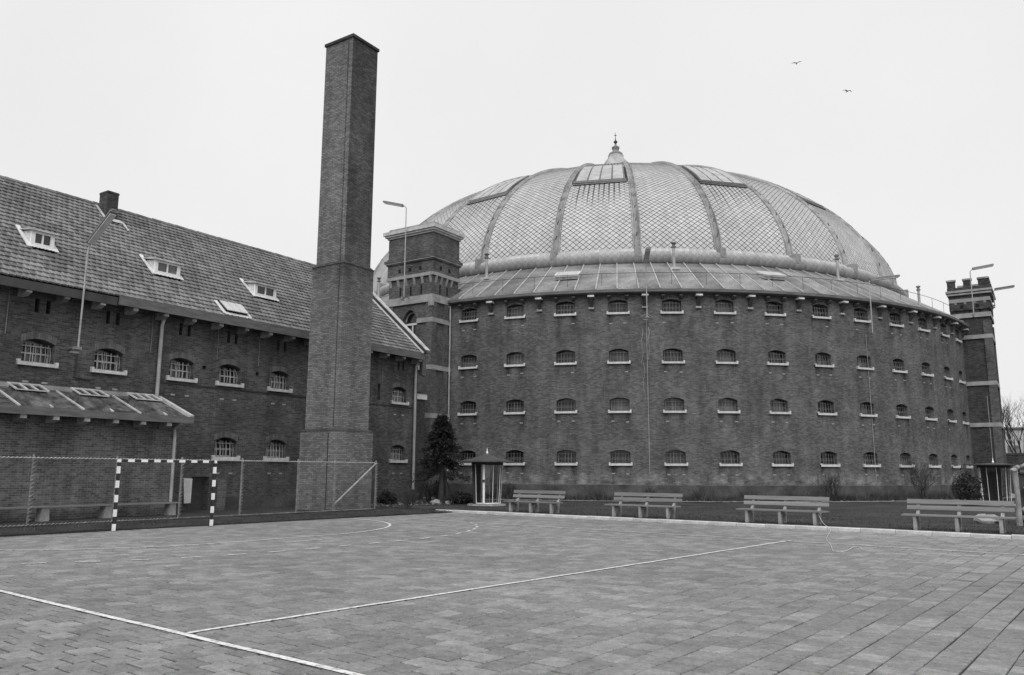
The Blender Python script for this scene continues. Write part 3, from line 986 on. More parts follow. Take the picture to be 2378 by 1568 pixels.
# corner pilasters
for y0, y1 in ((-HW - .09, -HW + .42), (HW - .42, HW + .09)): obj('pilaster', MB().box(-.09, .42, y0, y1, 0, 12.62), M['brick_tower'], T1)
obj('pilaster', MB().box(1.2, 1.62, -HW - .09, -HW + .1, 0, 12.62), M['brick_tower'], T1)
mb = MB()
for a_ in ((-.12, 2.7, -HW - .12, HW + .12, 14.55, 15.45), (-.10, 2.7, -HW - .10, HW + .10, 15.9, 17.32), (-.03, 2.7, -HW - .03, HW + .03, 13.15, 14.42)):
    obj('top_stage', MB().box(*a_), M['brick_tower'], T1)
def ring(mb, o, z0, z1, x1=2.68, back=True):
    mb.box(-o, x1 + o * .6, -HW - o, HW + o, z0, z1)
for z0, z1, o in ((12.64, 13.14, .12), (11.3, 11.6, .11), (8.2, 8.5, .11), (5.1, 5.4, .11)):
    mb = MB()
    if o == .11:                                         # bands stop at the window
        mb.box(-o, .3, -HW - o, -.66, z0, z1) if z0 > 11 else mb.box(-o, .3, -HW - o, HW + o, z0, z1)
        if z0 > 11: obj('stone_band', MB().box(-o, .3, .66, HW + o, z0, z1), M['stone_band'], T1)
        mb.box(.3, 4.3, -HW - o, -HW, z0, z1)
    else: ring(mb, o, z0, z1)
    obj('stone_band', mb, M['stone_band'], T1)
mb = MB(); ring(mb, .17, 14.40, 14.62)
obj('stone_band', mb, M['stone_band'], T1)
obj('corner_block', MB().box(-.14, .05, -HW - .14, -HW + .2, 12.35, 12.66), M['stone_band'], T1)
mb = MB()
ring(mb, .20, 15.44, 15.56); ring(mb, .30, 15.60, 15.78); ring(mb, .16, 15.78, 15.92)
obj('string_course', mb, M['brick_tower'], T1)
obj('string_lip', (lambda m: (ring(m, .26, 15.54, 15.61), m)[1])(MB()), M['stone_pale'], T1)
mb = MB()
ring(mb, .18, 17.30, 17.42); ring(mb, .30, 17.42, 17.55); ring(mb, .40, 17.55, 17.78)
obj('cornice', mb, M['stone_pale'], T1)
mb = MB(); ring(mb, .10, 17.78, 18.0)
mb.add([(-.1, -HW - .1, 18.0), (2.74, -HW - .1, 18.0), (2.74, HW + .1, 18.0), (-.1, HW + .1, 18.0), (1.3, 0, 18.5)], [(0, 1, 4), (1, 2, 4), (2, 3, 4), (3, 0, 4)])
obj('tower_roof', mb, M['stone_band'], T1)
for i in range(6):                                       # corbel table
    y = -HW + .12 + i * (2 * HW - .24) / 5
    obj('corbel', MB().prism([(0, 13.85), (-.16, 14.4), (.05, 14.4), (.05, 13.85)], 'y', y - .09, y + .09), M['stone_band'], T1)
for i in range(4):
    x = .3 + i * .55
    obj('corbel', MB().prism([(-HW, 13.85), (-HW - .16, 14.4), (-HW + .05, 14.4), (-HW + .05, 13.85)], 'x', x - .09, x + .09), M['stone_band'], T1)
for y in (-.95, -.05, .85): obj('slit', MB().box(-.045, .1, y - .07, y + .07, 13.25, 13.85), M['recess'], T1)
for x in (.75, 1.5): obj('slit', MB().box(x - .07, x + .07, -HW - .045, -HW + .1, 13.25, 13.85), M['recess'], T1)
for y in (-.9, 0, .9): obj('round_vent', MB().box(-.135, 0, y - .1, y + .1, 14.85, 15.1), M['recess'], T1)
for x in (.7, 1.6): obj('round_vent', MB().box(x - .1, x + .1, -HW - .135, -HW, 14.85, 15.1), M['recess'], T1)
w = obj('arched_window', MB().box(.40, .44, -.62, .62, 9.6, 12.3), M['glass'], T1)
fmb = MB().box(.30, .36, -.64, .64, 11.28, 11.42).box(.30, .36, -.04, .04, 9.6, 11.28).box(.30, .36, -.64, -.56, 9.6, 11.28).box(.30, .36, .56, .64, 9.6, 11.28).box(.1, .34, -.7, .7, 9.5, 9.62)
for i in range(10):
    a0, a1 = math.pi * i / 10, math.pi * (i + 1) / 10
    fmb.beam((.32, .58 * math.cos(a0), 11.55 + .58 * math.sin(a0)), (.32, .58 * math.cos(a1), 11.55 + .58 * math.sin(a1)), .06, .07)
obj('frame', fmb, M['white'], w)
obj('downpipe', MB().tube([(1.76, -HW - .14, 12.6), (1.76, -HW - .14, .3)], .055, 8), M['galv'], T1, smooth=True)
mb = MB()
for z in (4, 6, 8, 10, 11.6): mb.box(1.62, 1.92, -HW - .17, -HW - .08, z - .03, z + .03)
obj('pipe_clips', mb, M['iron'], T1, kind='stuff')

# link between block and rotunda: low dark infill with a pale fascia
LK = thing('link_building', 'narrow low brick link between cell block and stair tower with pale fascia', 'building', bf(37.6, 1.6, 0), BROT)
obj('wall', MB().box(-2.0, .55, 0, 4.2, 0, 6.35), M['brick_dark'], LK)
obj('fascia', MB().box(-.6, .6, -.12, -.003, 6.05, 6.38), M['white'], LK)
obj('roof', MB().box(-2.0, .62, -.15, 4.2, 6.38, 6.48), M['roofing_felt'], LK)
obj('door', MB().box(-.5, .4, -.05, -.003, .1, 2.2), M['iron_dark'], LK)

# ------------------------------------------------------------------ crenellated tower on the far side
s2 = 71.749
T2 = thing('corner_tower', 'dark square brick tower with battlements at the right edge of the rotunda', 'tower', TT * s2 + NN * 2.95, BROT)
H2 = 2.0                                                 # local x along s, y away from the court (front at 0)
obj('shaft', MB().box(-H2, H2, 0, 2.58, 0, 14.15), M['brick_dark'], T2)
for x0, x1 in ((-H2 - .09, -H2 + .45), (H2 - .45, H2 + .09)): obj('pilaster', MB().box(x0, x1, -.09, .45, 0, 13.2), M['brick_tower'], T2)
obj('top_stage', MB().box(-H2 - .12, H2 + .12, -.12, 2.6, 14.1, 15.28), M['brick_dark'], T2); obj('parapet', MB().box(-H2 - .16, H2 + .16, -.20, 2.65, 15.62, 15.9), M['brick_dark'], T2)
for z in (5.2, 8.3, 11.85): obj('stone_band', MB().box(-H2 - .11, H2 + .11, -.11, 2.6, z, z + .3), M['stone_band'], T2)
obj('stone_band', MB().box(-H2 - .13, H2 + .13, -.13, 2.58, 13.5, 13.85), M['stone_band'], T2); obj('stone_band', MB().box(-H2 - .17, H2 + .17, -.17, 2.6, 14.72, 15.0), M['stone_band'], T2)
mb = MB(); mb.box(-H2 - .28, H2 + .28, -.3, 2.68, 15.28, 15.42); mb.box(-H2 - .36, H2 + .36, -.38, 2.76, 15.48, 15.64)
obj('cornice', mb, M['stone_band'], T2)
def merlon(x0, x1, y0, y1):
    m = obj('merlon', MB().box(x0, x1, y0, y1, 15.9, 16.42), M['brick_dark'], T2)
    obj('merlon_cap', MB().box(x0 - .05, x1 + .05, y0 - .05, y1 + .05, 16.42, 16.55), M['stone_band'], m)
for y in (-.16, .98, 2.08): merlon(-H2 - .12, -H2 + .25, y, y + (.7 if y < 0 else .55))
for x in (-.95, .35): merlon(x, x + .75, -.16, .2)
merlon(H2 - .65, H2 + .12, -.16, .62); merlon(H2 - .25, H2 + .12, 1.2, 1.8)
merlon(-H2 + .25, -H2 + .62, -.16, .2)
mb = MB()
for y in (.56, 1.55): mb.box(-H2 - .12, -H2 + .2, y, y + .4, 15.9, 16.05)
obj('parapet_coping', mb, M['stone_band'], T2)
for y in (.7, 1.75): obj('round_vent', MB().box(-H2 - .135, -H2, y - .12, y + .12, 14.25, 14.5), M['recess'], T2)
for y in (.2, .85, 1.5, 2.15): obj('corbel', MB().prism([(-H2, 14.15), (-H2 - .16, 14.72), (-H2 + .05, 14.72), (-H2 + .05, 14.15)], 'y', y - .09, y + .09), M['stone_band'], T2)
for y in (.55, 1.25): obj('slit', MB().box(-H2 - .015, -H2 + .1, y - .07, y + .07, 13.9, 14.1), M['recess'], T2)
obj('downpipe', MB().tube([(-H2 - .1, 2.0, 12.5), (-H2 - .1, 2.0, 2.6), (-H2 - .14, 2.0, .4)], .06, 8), M['galv'], T2, smooth=True)
obj('conductor_cable', MB().tube([(-H2 - .03, .62, 7.5), (-H2 - .03, .62, 2.6)], .02, 5), M['galv'], T2)

# ------------------------------------------------------------------ cell block on the left
CB = thing('cell_block', 'long brick cell block with tiled roof, dormers and arched barred windows', 'building', bf(24, 0, 0), BROT, off=(24, 0, 0))
S0, S1, ZE = 4.0, 35.5, 8.5
SR = 35.12                                               # end of the roof tiles
UP = [14.5, 17.15, 20.31, 22.7, 25.5, 29.7, 33.97]
LO = [22.72, 25.5, 29.7, 33.97]
EX = [11.6, 8.7]
SL_ = [14.51, 17.17, 20.34, 22.73, 25.53, 29.8, 34.03, 11.6]
holes = [arch(s, 1.14, 5.56, 6.40, .16) for s in UP + EX] + [arch(s, 1.14, 2.36, 3.18, .16) for s in LO]
for s in SL_:
    for d in (-.2, .2): holes.append([(s + d - .075, 7.35), (s + d + .075, 7.35), (s + d + .075, 7.85), (s + d - .075, 7.85)])
holes.append([(21.12, -.3), (22.0, -.3), (22.0, 1.5), (21.12, 1.5)])
for s in (21.4, 24.2): holes.append([(s - .1, 6.05), (s + .1, 6.05), (s + .1, 6.2), (s - .1, 6.2)])
holes.append([(32.2, 5.56), (32.42, 5.56), (32.42, 6.42), (32.2, 6.42)])
mb = MB()
mb.wall([(S0, -.5), (S1, -.5), (S1, ZE), (S0, ZE)], holes, lambda s, z, d: Vector((s, d, z)), .45)
# gable end wall towards the rotunda
mb.add([(S1, 0, -.5), (S1, 11, -.5), (S1, 11, ZE), (S1, 5.5, 13.35), (S1, 0, ZE)], [(0, 1, 2, 3, 4)])
mb.add([(S0, 0, -.5), (S0, 11, -.5), (S0, 11, ZE), (S0, 5.5, 13.35), (S0, 0, ZE)], [(0, 1, 2, 3, 4)])
mb.add([(S0, 11, -.5), (S1, 11, -.5), (S1, 11, ZE), (S0, 11, ZE)], [(0, 1, 2, 3)])
obj('wall', mb, M['brick_block'], CB)
obj('plinth', MB().box(22.7, S1 + .05, -.06, -.004, -.2, .62), M['plinth'], CB)
obj('dark_backing', MB().box(S0 + .1, S1 - .3, .5, .6, -.4, ZE - .1), M['recess'], CB)
mb = MB().box(19.4, S1 - .1, -.035, -.003, 5.28, 5.33)
obj('string_cable', mb, M['iron_dark'], CB)
bpane = mesh_of(MB().box(-.6, .6, .40, .44, -.03, .88), 'block_pane', M['glass'])
bframe = mesh_of(frame_mesh(1.10, .70, 3, 1, .33, .05), 'block_frame', plain('block_window_paint', 0.48, 0.6, 0.25, 4.0, rnd=0.2))
bgr = MB()
for i in range(7):
    x = -.52 + 1.04 * i / 6
    bgr.tube([(x, .16, -.02), (x, .15, .3), (x, .22, .68 - .1 * (x / .55) ** 2)], .012, 5)
for z in (.30, .58): bgr.box(-.55, .55, .155 + .05 * z, .175 + .05 * z, z - .011, z + .011)
bgrille = mesh_of(bgr, 'block_grille', M['frame_white'])
bsill = mesh_of(sill_mesh(1.42, .12, .15), 'block_sill', M['sill'])
barch = MB()
for i in range(15):
    u = -1 + 2 * (i + .5) / 15
    x = u * .62; zc = .84 - .16 * u * u
    barch.hexa([(x - .034, -.004, zc), (x + .034, -.004, zc), (x + .034, .05, zc), (x - .034, .05, zc),
                (x - .036, -.012, zc + .24), (x + .036, -.012, zc + .24), (x + .036, .05, zc + .24), (x - .036, .05, zc + .24)])
arch_me = mesh_of(barch, 'arch_bricks', plain('arch_brick', 0.115, 0.9, 0.25, 4.0, rnd=0.35))
for s, z in [(s, 5.56) for s in UP + EX] + [(s, 2.36) for s in LO]:
    w = inst(bpane, 'window', CB, loc=(s - 24, 0, z))
    inst(bframe, 'frame', w); inst(bgrille, 'grille', w); inst(bsill, 'sill', w)
    a = inst(arch_me, 'brick_arch', w)
    for dx in (-.33, .33):
        inst(vent_me, 'air_brick', CB, loc=(s + dx - 24, 0, z - .72))
# same pattern above the rotunda's windows is flush; eaves
obj('gutter_board', MB().box(S0, 16.9, -.68, -.62, 7.98, 8.30), M['timber_dark'], CB)
obj('gutter_board', MB().box(16.95, SR + .12, -.72, -.66, 8.02, 8.38), M['timber_grey'], CB)
obj('soffit', MB().box(S0, SR + .1, -.64, .0, 8.22, 8.26), M['timber_dark'], CB)
brk_me = mesh_of(MB().prism([(.02, -.12), (-.35, -.12), (-.62, -.02), (-.62, .16), (.02, .16)], 'x', -.1, .1), 'eaves_bracket', M['bracket'])
for s in np.arange(S0 + .4, S1, 1.33): inst(brk_me, 'eaves_bracket', CB, loc=(s - 24, random.gauss(0, .02), 7.93))
rodm = mesh_of(MB().tube([(0, -.04, 0), (0, -.04, -1.55)], .018, 5), 'tie_rod', M['iron'])
for s in (13.33, 15.9, 18.82, 21.96, 24.2, 27.2, 32.5): inst(rodm, 'tie_rod', CB, loc=(s - 24, 0, 8.1 - random.uniform(0, .15)))
pp = [(19.2, -.3, 8.15), (19.2, -.22, 7.9), (19.2, -.11, 7.6), (19.2, -.11, 4.6)]
obj('downpipe', MB().tube(pp, .075, 10), M['galv'], CB, smooth=True)
obj('downpipe', MB().tube([(35.05, -.5, 8.15), (35.2, -.2, 7.85), (35.2, -.11, 7.6), (35.2, -.11, .75)], .075, 10), M['galv'], CB, smooth=True)
obj('wall_pipe', MB().tube([(15.88, -.05, 6.1), (15.88, -.05, 5.15), (16.5, -.05, 5.1)], .03, 6), M['iron_dark'], CB)
# basement doorway
obj('basement_door', MB().box(21.1, 22.02, .38, .42, -.3, 1.5), M['iron_dark'], CB)
obj('door_pier', MB().box(22.08, 22.5, -.5, -.004, -.1, 1.35), M['brick_annex'], CB)
# roof
ROOF0, ROOF1 = (-.66, 8.36), (5.5, 13.76)
slope = math.atan2(ROOF1[1] - ROOF0[1], ROOF1[0] - ROOF0[0]); SLEN = math.hypot(ROOF1[1] - ROOF0[1], ROOF1[0] - ROOF0[0])
def rp_(s, m, h=0.0):
    return Vector((s, ROOF0[0] + m * math.cos(slope) - h * math.sin(slope), ROOF0[1] + m * math.sin(slope) + h * math.cos(slope)))
mb = MB().add([rp_(S0, 0, -.03), rp_(SR + .1, 0, -.03), rp_(SR + .1, SLEN, -.03), rp_(S0, SLEN, -.03)], [(0, 1, 2, 3)])
yb = 2 * ROOF1[0] - ROOF0[0]
mb.add([(S0, ROOF1[0], ROOF1[1] - .02), (SR + .1, ROOF1[0], ROOF1[1] - .02), (SR + .1, yb, ROOF0[1]), (S0, yb, ROOF0[1])], [(0, 1, 2, 3)])
roof = obj('roof', mb, M['under'], CB)
TWd, TEx = 0.225, 0.325
def tile_tpl():
    n = 5; V = []; F = []
    L = TEx + .07
    for i in range(n + 1):
        u = i / n; x = -TWd / 2 + .009 + u * (TWd - .018)
        h = .016 * math.sin(u * math.pi * 2 - .6)
        drop = .055 * math.cos((u - .5) * math.pi) - .01
        V += [(x, -drop, .066 + h), (x, L, .006 + h * .6), (x, -drop, .004 + h)]
    for i in range(n):
        a = i * 3
        F += [(a, a + 3, a + 4, a + 1), (a + 2, a + 5, a + 3, a)]
    F += [(0, 1, 2), (n * 3, n * 3 + 2, n * 3 + 1)]
    return V, F
tlv, tlf = tile_tpl()
tile_me = bpy.data.meshes.new('roof_tile'); tile_me.from_pydata(tlv, [], tlf); tile_me.materials.append(M['tile'])
tiles = []
nrow = int(SLEN / TEx)
cut = [(14.3, 15.4, 2.35, 4.0), (19.35, 20.85, 2.35, 4.0), (24.6, 26.2, 2.35, 4.0), (21.8, 23.1, .2, 1.1)]
for j in range(nrow):
    m = j * TEx + .01
    s = S0 + .1 + (TWd / 2 if j % 2 else 0)
    while s < SR - .05:
        if not any(a + .05 < s < b - .05 and c < m + .1 < d for a, b, c, d in cut):
            P = rp_(s, m)
            mt = Matrix.Translation(Vector((P.x - 24, P.y, P.z))) @ Matrix.Rotation(slope, 4, 'X') @ Matrix.Rotation(random.gauss(0, .012), 4, 'Z') @ Matrix.Rotation(random.gauss(0, .01), 4, 'X')
            tiles.append(((bf(s, P.y, P.z - 1.8)).length if s > 12.6 else 999 - s, mt))
        s += TWd
tiles.sort(key=lambda q: q[0])
for d_, mt in tiles[:300]: inst(tile_me, 'roof_tile', roof, mat=mt)
V = []; F = []
for d_, mt in tiles[300:]:
    b = len(V); V += [tuple(mt @ Vector(v)) for v in tlv]; F += [tuple(i + b for i in f) for f in tlf]
raw('tile_field', V, F, M['tile'], roof, 'stuff')
for i in range(int((SR - S0) / .42)):                    # ridge tiles
    s = S0 + .2 + i * .42
    obj('ridge_tile', MB().tube([(s, ROOF1[0], ROOF1[1] - .02), (s + .44, ROOF1[0], ROOF1[1] - .035)], .13, 8), M['tile'], roof) if i == 0 else None
    if i == 0: ridge_me = bpy.data.objects['ridge_tile'].data
    else: inst(ridge_me, 'ridge_tile', roof, loc=(i * .42, 0, random.gauss(0, .006)))
# verge boards at the gable
mb = MB(); a = rp_(SR + .06, -.05, .16); b = rp_(SR + .06, SLEN, .16)
mb.beam(a, b, .10, .22, (0, 0, 1))
obj('verge_board', mb, M['timber_dark'], CB)
obj('verge_capping', MB().beam(rp_(SR + .12, -.1, .33), rp_(SR + .12, SLEN, .33), .34, .05), M['stone_pale'], CB)
obj('verge_flashing', MB().beam(rp_(SR - .05, -.05, .09), rp_(SR - .05, SLEN, .09), .1, .06), M['white'], CB)
obj('gable_bracket', MB().box(S1 + .0, S1 + .75, -.3, -.05, 8.55, 8.7).box(S1 + .15, S1 + .5, -.2, .0, 7.2, 8.55), M['timber_grey'], CB)
# dormers
def dormer(s0, s1, zb, zt):
    sc = (s0 + s1) / 2; w = (s1 - s0) / 2
    y = ROOF0[0] + (zb - ROOF0[1]) / math.tan(slope)
    yt = ROOF0[0] + (zt + .12 - ROOF0[1]) / math.tan(slope)
    d = obj('dormer', MB().prism([(y, zb - .05), (y, zt), (yt - .1, zt + .08)], 'x', s0, s1), M['white'], CB)
    f = obj('dormer_frame', MB().box(s0 - .03, s1 + .03, y - .09, y - .005, zb - .03, zb + .13).box(s0 - .03, s1 + .03, y - .09, y - .005, zt - .1, zt)
        .box(s0 - .03, s0 + .12, y - .09, y - .005, zb + .13, zt - .1).box(s1 - .12, s1 + .03, y - .09, y - .005, zb + .13, zt - .1).box(sc - .03, sc + .03, y - .08, y - .005, zb + .13, zt - .1), M['white_bright'], d)
    obj('pane', MB().box(s0 + .12, sc - .03, y - .035, y - .006, zb + .13, zt - .1), M['glass'], d)
    obj('pane', MB().box(sc + .03, s1 - .12, y - .035, y - .006, zb + .13, zt - .1), M['glass'], d)
    obj('dormer_roof', MB().add([(s0 - .12, y - .22, zt - .02), (s1 + .12, y - .22, zt - .02), (s1 + .1, yt + .12, zt + .17), (s0 - .1, yt + .12, zt + .17),
                                 (s0 - .12, y - .22, zt + .04), (s1 + .12, y - .22, zt + .04), (s1 + .1, yt + .12, zt + .22), (s0 - .1, yt + .12, zt + .22)],
                                [(0, 1, 2, 3), (4, 5, 6, 7), (0, 1, 5, 4), (1, 2, 6, 5), (2, 3, 7, 6), (3, 0, 4, 7)]), M['lead'], d)
    n = 8; fl = MB()
    for i in range(n):                                   # scalloped lead skirt
        x0 = s0 - .15 + (s1 - s0 + .3) * i / n; x1 = x0 + (s1 - s0 + .3) / n
        m0 = (zb - ROOF0[1]) / math.sin(slope)
        fl.add([rp_(x0, m0 + .02, .095), rp_(x1, m0 + .02, .095), rp_(x1, m0 - .17, .09), rp_((x0 + x1) / 2, m0 - .21, .085), rp_(x0, m0 - .17, .09)], [(0, 1, 2, 3, 4)])
    for e, x in ((-1, s0 - .1), (1, s1 + .1)):
        m0 = (zb - ROOF0[1]) / math.sin(slope); m1 = (zt + .2 - ROOF0[1]) / math.sin(slope)
        fl.beam(rp_(x, m0 - .2, .07), rp_(x, m1 + .1, .08), .16, .04)
    obj('lead_skirt', fl, M['white'], d)
for s0, s1 in ((14.45, 15.25), (19.52, 20.67), (24.77, 26.0)): dormer(s0, s1, 10.06, 10.66)
sk = obj('roof_light', MB().hexa([rp_(21.9, .32, .02), rp_(23.05, .32, .02), rp_(23.05, 1.0, .02), rp_(21.9, 1.0, .02), rp_(21.9, .32, .2), rp_(23.05, .32, .2), rp_(23.05, 1.0, .16), rp_(21.9, 1.0, .16)]), M['iron_dark'], CB)
for i in range(3):
    x0 = 21.9 + i * .3833
    obj('pane', MB().hexa([rp_(x0 + .015, .22, .2), rp_(x0 + .368, .22, .2), rp_(x0 + .368, 1.0, .17), rp_(x0 + .015, 1.0, .17), rp_(x0 + .015, .22, .23), rp_(x0 + .368, .22, .23), rp_(x0 + .368, 1.0, .2), rp_(x0 + .015, 1.0, .2)]), M['glass_pale'], sk)
fl = MB()
for i in range(8):
    x0 = 21.75 + 1.45 * i / 8; x1 = x0 + 1.45 / 8
    fl.add([rp_(x0, .25, .095), rp_(x1, .25, .095), rp_(x1, .08, .09), rp_((x0 + x1) / 2, .04, .085), rp_(x0, .08, .09)], [(0, 1, 2, 3, 4)])
for x in (21.8, 23.15): fl.beam(rp_(x, .1, .09), rp_(x, 1.1, .09), .14, .04)
obj('lead_skirt', fl, M['white'], sk)
# chimney stub on the ridge
cs = obj('ridge_chimney', MB().box(19.02, 19.55, 4.55, 5.2, 12.6, 14.25), M['brick_dark'], CB)
obj('lead_skirt', MB().beam(rp_(18.9, 6.6, .1), rp_(18.9, 7.9, .1), .1, .04).add([rp_(18.88, 6.85, .11), rp_(19.72, 6.85, .11), rp_(19.72, 6.6, .1), rp_(18.88, 6.6, .1)], [(0, 1, 2, 3)]).beam(rp_(19.7, 6.0, .1), rp_(19.7, 6.7, .1), .09, .04), M['lead'], cs)
obj('chimney_rim', MB().box(19.0, 19.57, 4.53, 5.22, 14.16, 14.22), M['brick_dark'], cs)

# board beside the basement door
bd = obj('white_board', MB().hexa([(-.17, 0, 0), (.13, 0, .01), (.13, .03, .01), (-.17, .03, 0), (-.20, .1, 1.03), (.21, .1, 1.0), (.21, .13, 1.0), (-.20, .13, 1.03)]), M['white'], loc=bf(20.9, -.20, .42), rot=(0, 0, BROT))
tag(bd, 'tapered white board leaning on the brick wall beside the dark basement door', 'board')

# ------------------------------------------------------------------ lean-to annex in front of the block
AN = thing('brick_annex', 'low brick lean-to with felt roof and three raised roof lights', 'building', bf(16, -1, 0), BROT, off=(16, -1, 0))
AY, AE = -1.75, -2.2
aS0, aS1 = 4.0, 19.15
obj('wall', MB().box(aS0, aS1, AY, -.02, -.2, 3.62), M['brick_annex'], AN)
RT = (0.0, 4.62); RE = (AE, 3.78)
def ap(s, k, h=0.0): return Vector((s, RT[0] + (RE[0] - RT[0]) * k, RT[1] + (RE[1] - RT[1]) * k + h))
mb = MB().hexa([ap(aS0, 1, -.08), ap(aS1 + .25, 1, -.08), ap(aS1 + .25, 0.01, -.08), ap(aS0, 0.01, -.08), ap(aS0, 1), ap(aS1 + .25, 1), ap(aS1 + .25, 0.01), ap(aS0, 0.01)])
obj('roof', mb, M['roofing_felt'], AN)
mb = MB()
for i, s in enumerate(np.arange(aS0 + .6, aS1, 1.06)): mb.beam(ap(s, .08, .025), ap(s, .97, .025), .06, .05)
obj('roof_battens', mb, M['stone_pale'], AN, kind='stuff')
obj('verge_capping', MB().beam(ap(aS1 + .22, -.0, .06), ap(aS1 + .22, 1.03, .06), .16, .12), M['stone_pale'], AN)
obj('wall_flashing', MB().box(aS0, aS1 + .1, -.06, -.003, 4.6, 4.76), M['stone_band'], AN)
obj('gutter_board', MB().box(aS0, aS1 + .3, AE - .1, AE, 3.55, 3.8), M['timber_grey'], AN)
obj('soffit', MB().box(aS0, aS1 + .2, AE, AY, 3.62, 3.66), M['timber_dark'], AN)
for s in np.arange(aS0 + .75, aS1 + .3, 1.053): inst(brk_me, 'eaves_bracket', AN, loc=(s - 16, AY + 1 + .12, 3.44))
obj('downpipe', MB().tube([(18.95, AE - .02, 3.55), (18.95, AY - .1, 3.35), (18.98, AY - .08, 3.1), (19.0, AY - .08, .55)], .06, 8), M['galv'], AN, smooth=True)
for s in (11.3, 13.75, 15.9, 18.05):                      # raised roof lights
    b0 = [ap(s - .55, .92, .0), ap(s + .65, .92, .0), ap(s + .65, .35, .0), ap(s - .55, .35, .0)]
    zt = 4.55
    t0 = [Vector((s - .42, -1.35, zt - .16)), Vector((s + .52, -1.35, zt - .16)), Vector((s + .52, -.75, zt + .06)), Vector((s - .42, -.75, zt + .06))]
    u = obj('roof_upstand', MB().hexa(b0 + t0), M['roofing_felt'], AN)
    g_ = MB()
    for k in range(4):
        x = s - .48 + 1.04 * k / 3
        g_.beam((x, -1.42, zt - .13), (x, -.72, zt + .13), .05, .05)
    g_.beam((s - .48, -.72, zt + .13), (s + .56, -.72, zt + .13), .05, .05); g_.beam((s - .48, -1.42, zt - .13), (s + .56, -1.42, zt - .13), .04, .04)
    f_ = obj('glazing_bars', g_, M['stone_pale'], u)
    obj('pane', MB().add([(s - .46, -1.4, zt - .14), (s + .54, -1.4, zt - .14), (s + .54, -.73, zt + .11), (s - .46, -.73, zt + .11)], [(0, 1, 2, 3)]), M['glass'], u)
# long plank bench on concrete feet along the annex
WBn = thing('wall_bench', 'long plank bench on concrete feet along the annex wall behind the fence', 'bench', bf(14, -2.2, GZ), BROT)
obj('plank', MB().box(-6, 4.95, -.2, .2, .43, .48), M['bench_wood'], WBn)
for x in (-4.7, -2.3, .1, 2.25, 4.75): obj('foot', MB().prism([(-.15, -.05), (.15, -.05), (.12, .43), (-.12, .43)], 'y', -.17, .17).add([], []), M['concrete'], WBn).location.x = x

# ------------------------------------------------------------------ tall chimney
CH = thing('tall_chimney', 'tall square brick chimney with two set-offs standing before the cell block', 'chimney', bf(25.04, -4.43, 0), BROT)
# local: x along block from the front corner, y away from the court
WX, WY = 2.2, 2.33
B0 = (0, WX, 0, WY); B1 = (.11, WX - .2, .11, WY - .17); B2 = (.23, WX - .3, .23, WY - .29)
def grow(b, d): return (b[0] - d, b[1] + d, b[2] - d, b[3] + d)
def stage(b, z0, z1): return MB().box(*b, z0, z1)
def setoff(a, b, z0, z1):
    return MB().hexa([(a[0], a[2], z0), (a[1], a[2], z0), (a[1], a[3], z0), (a[0], a[3], z0), (b[0], b[2], z1), (b[1], b[2], z1), (b[1], b[3], z1), (b[0], b[3], z1)])
obj('base_stage', stage(B0, -.2, 3.5), M['brick_chimney'], CH)
obj('lower_set_off', setoff(grow(B0, .03), grow(B1, -.005), 3.5, 3.62), M['brick_dark'], CH)
obj('middle_stage', stage(B1, 3.6, 11.0), M['brick_chimney'], CH)
obj('upper_set_off', setoff(grow(B1, .03), grow(B2, -.005), 11.0, 11.16), M['brick_dark'], CH)
obj('upper_stage', stage(B2, 11.14, 22.05), M['brick_chimney'], CH)
obj('cap', stage(grow(B2, .06), 22.03, 22.17), M['brick_dark'], CH)
# paler arris with a dark recess beside it on the front corner
for b_, z0, z1 in ((B2, 11.2, 22.0), (B1, 3.66, 10.95)):
    x, y = b_[0], b_[2]
    obj('arris_groove', MB().box(x - .004, x + .02, y + .25, y + .31, z0, z1), M['brick_dark'], CH)
    obj('corner_arris', MB().prism([(x - .006, y + .25), (x - .006, y + .015), (x + .015, y - .006), (x + .13, y - .006), (x + .13, y + .25)], 'z', z0, z1), M['brick_chimney'], CH)
obj('conductor_cable', MB().tube([(-.02, .55, 3.4), (-.02, .55, .1)], .022, 5), M['iron_dark'], CH)

# ------------------------------------------------------------------ fence
fpts = [(-14.29, 24.4), (-12.84, 26.51), (-11.62, 28.48), (-10.21, 30.48), (-8.9, 32.75), (-7.32, 33.97), (-5.95, 35.6)]
fA = Vector((-14.29, 24.4, 0)); fB = Vector((-5.95, 35.9, 0)); fd = (fB - fA).normalized()
fL = (fB - fA).length
frot = math.atan2(fd.y, fd.x)
FN = thing('chain_link_fence', 'chain link fence with pale posts and rails behind the handball goal', 'fence', fB + Vector((0, 0, GZ)), frot)
posts = [-(fB - Vector((x, y, 0))).dot(fd) for x, y in fpts]
posts[-1] = 0.0
extra = [posts[0] - 2.5 * k for k in (1, 2, 3)]
FH = 2.0
pm_ = mesh_of(MB().tube([(0, 0, -.1), (0, 0, FH + .12)], .036, 8), 'post', M['post_metal'], True)
pf_ = mesh_of(MB().box(-.14, .14, -.14, .14, -.12, .03), 'post_footing', M['soil'])
for x in posts + extra:
    p = inst(pm_, 'post', FN, loc=(x, 0, 0)); inst(pf_, 'post_footing', p)
xl = extra[-1]
def rope(z, n=2):
    mb = MB(); k = int(-xl / .12)
    for i in range(k):
        x = xl + i * .12
        mb.tube([(x, -.045, z - .012), (x + .06, -.06, z + .012), (x + .12, -.045, z - .012)], [.014, .022, .014], 5, cap=False)
    return mb
obj('top_rail', rope(FH + .02), M['galv'], FN)
obj('bottom_rail', rope(.05), M['post_metal'], FN)
obj('brace', MB().tube([(0, 0, FH), (posts[-2], 0, .28)], .035, 8), M['galv'], FN, smooth=True)
mb = MB(); st = .075
n_ = int((-xl + FH) / st)
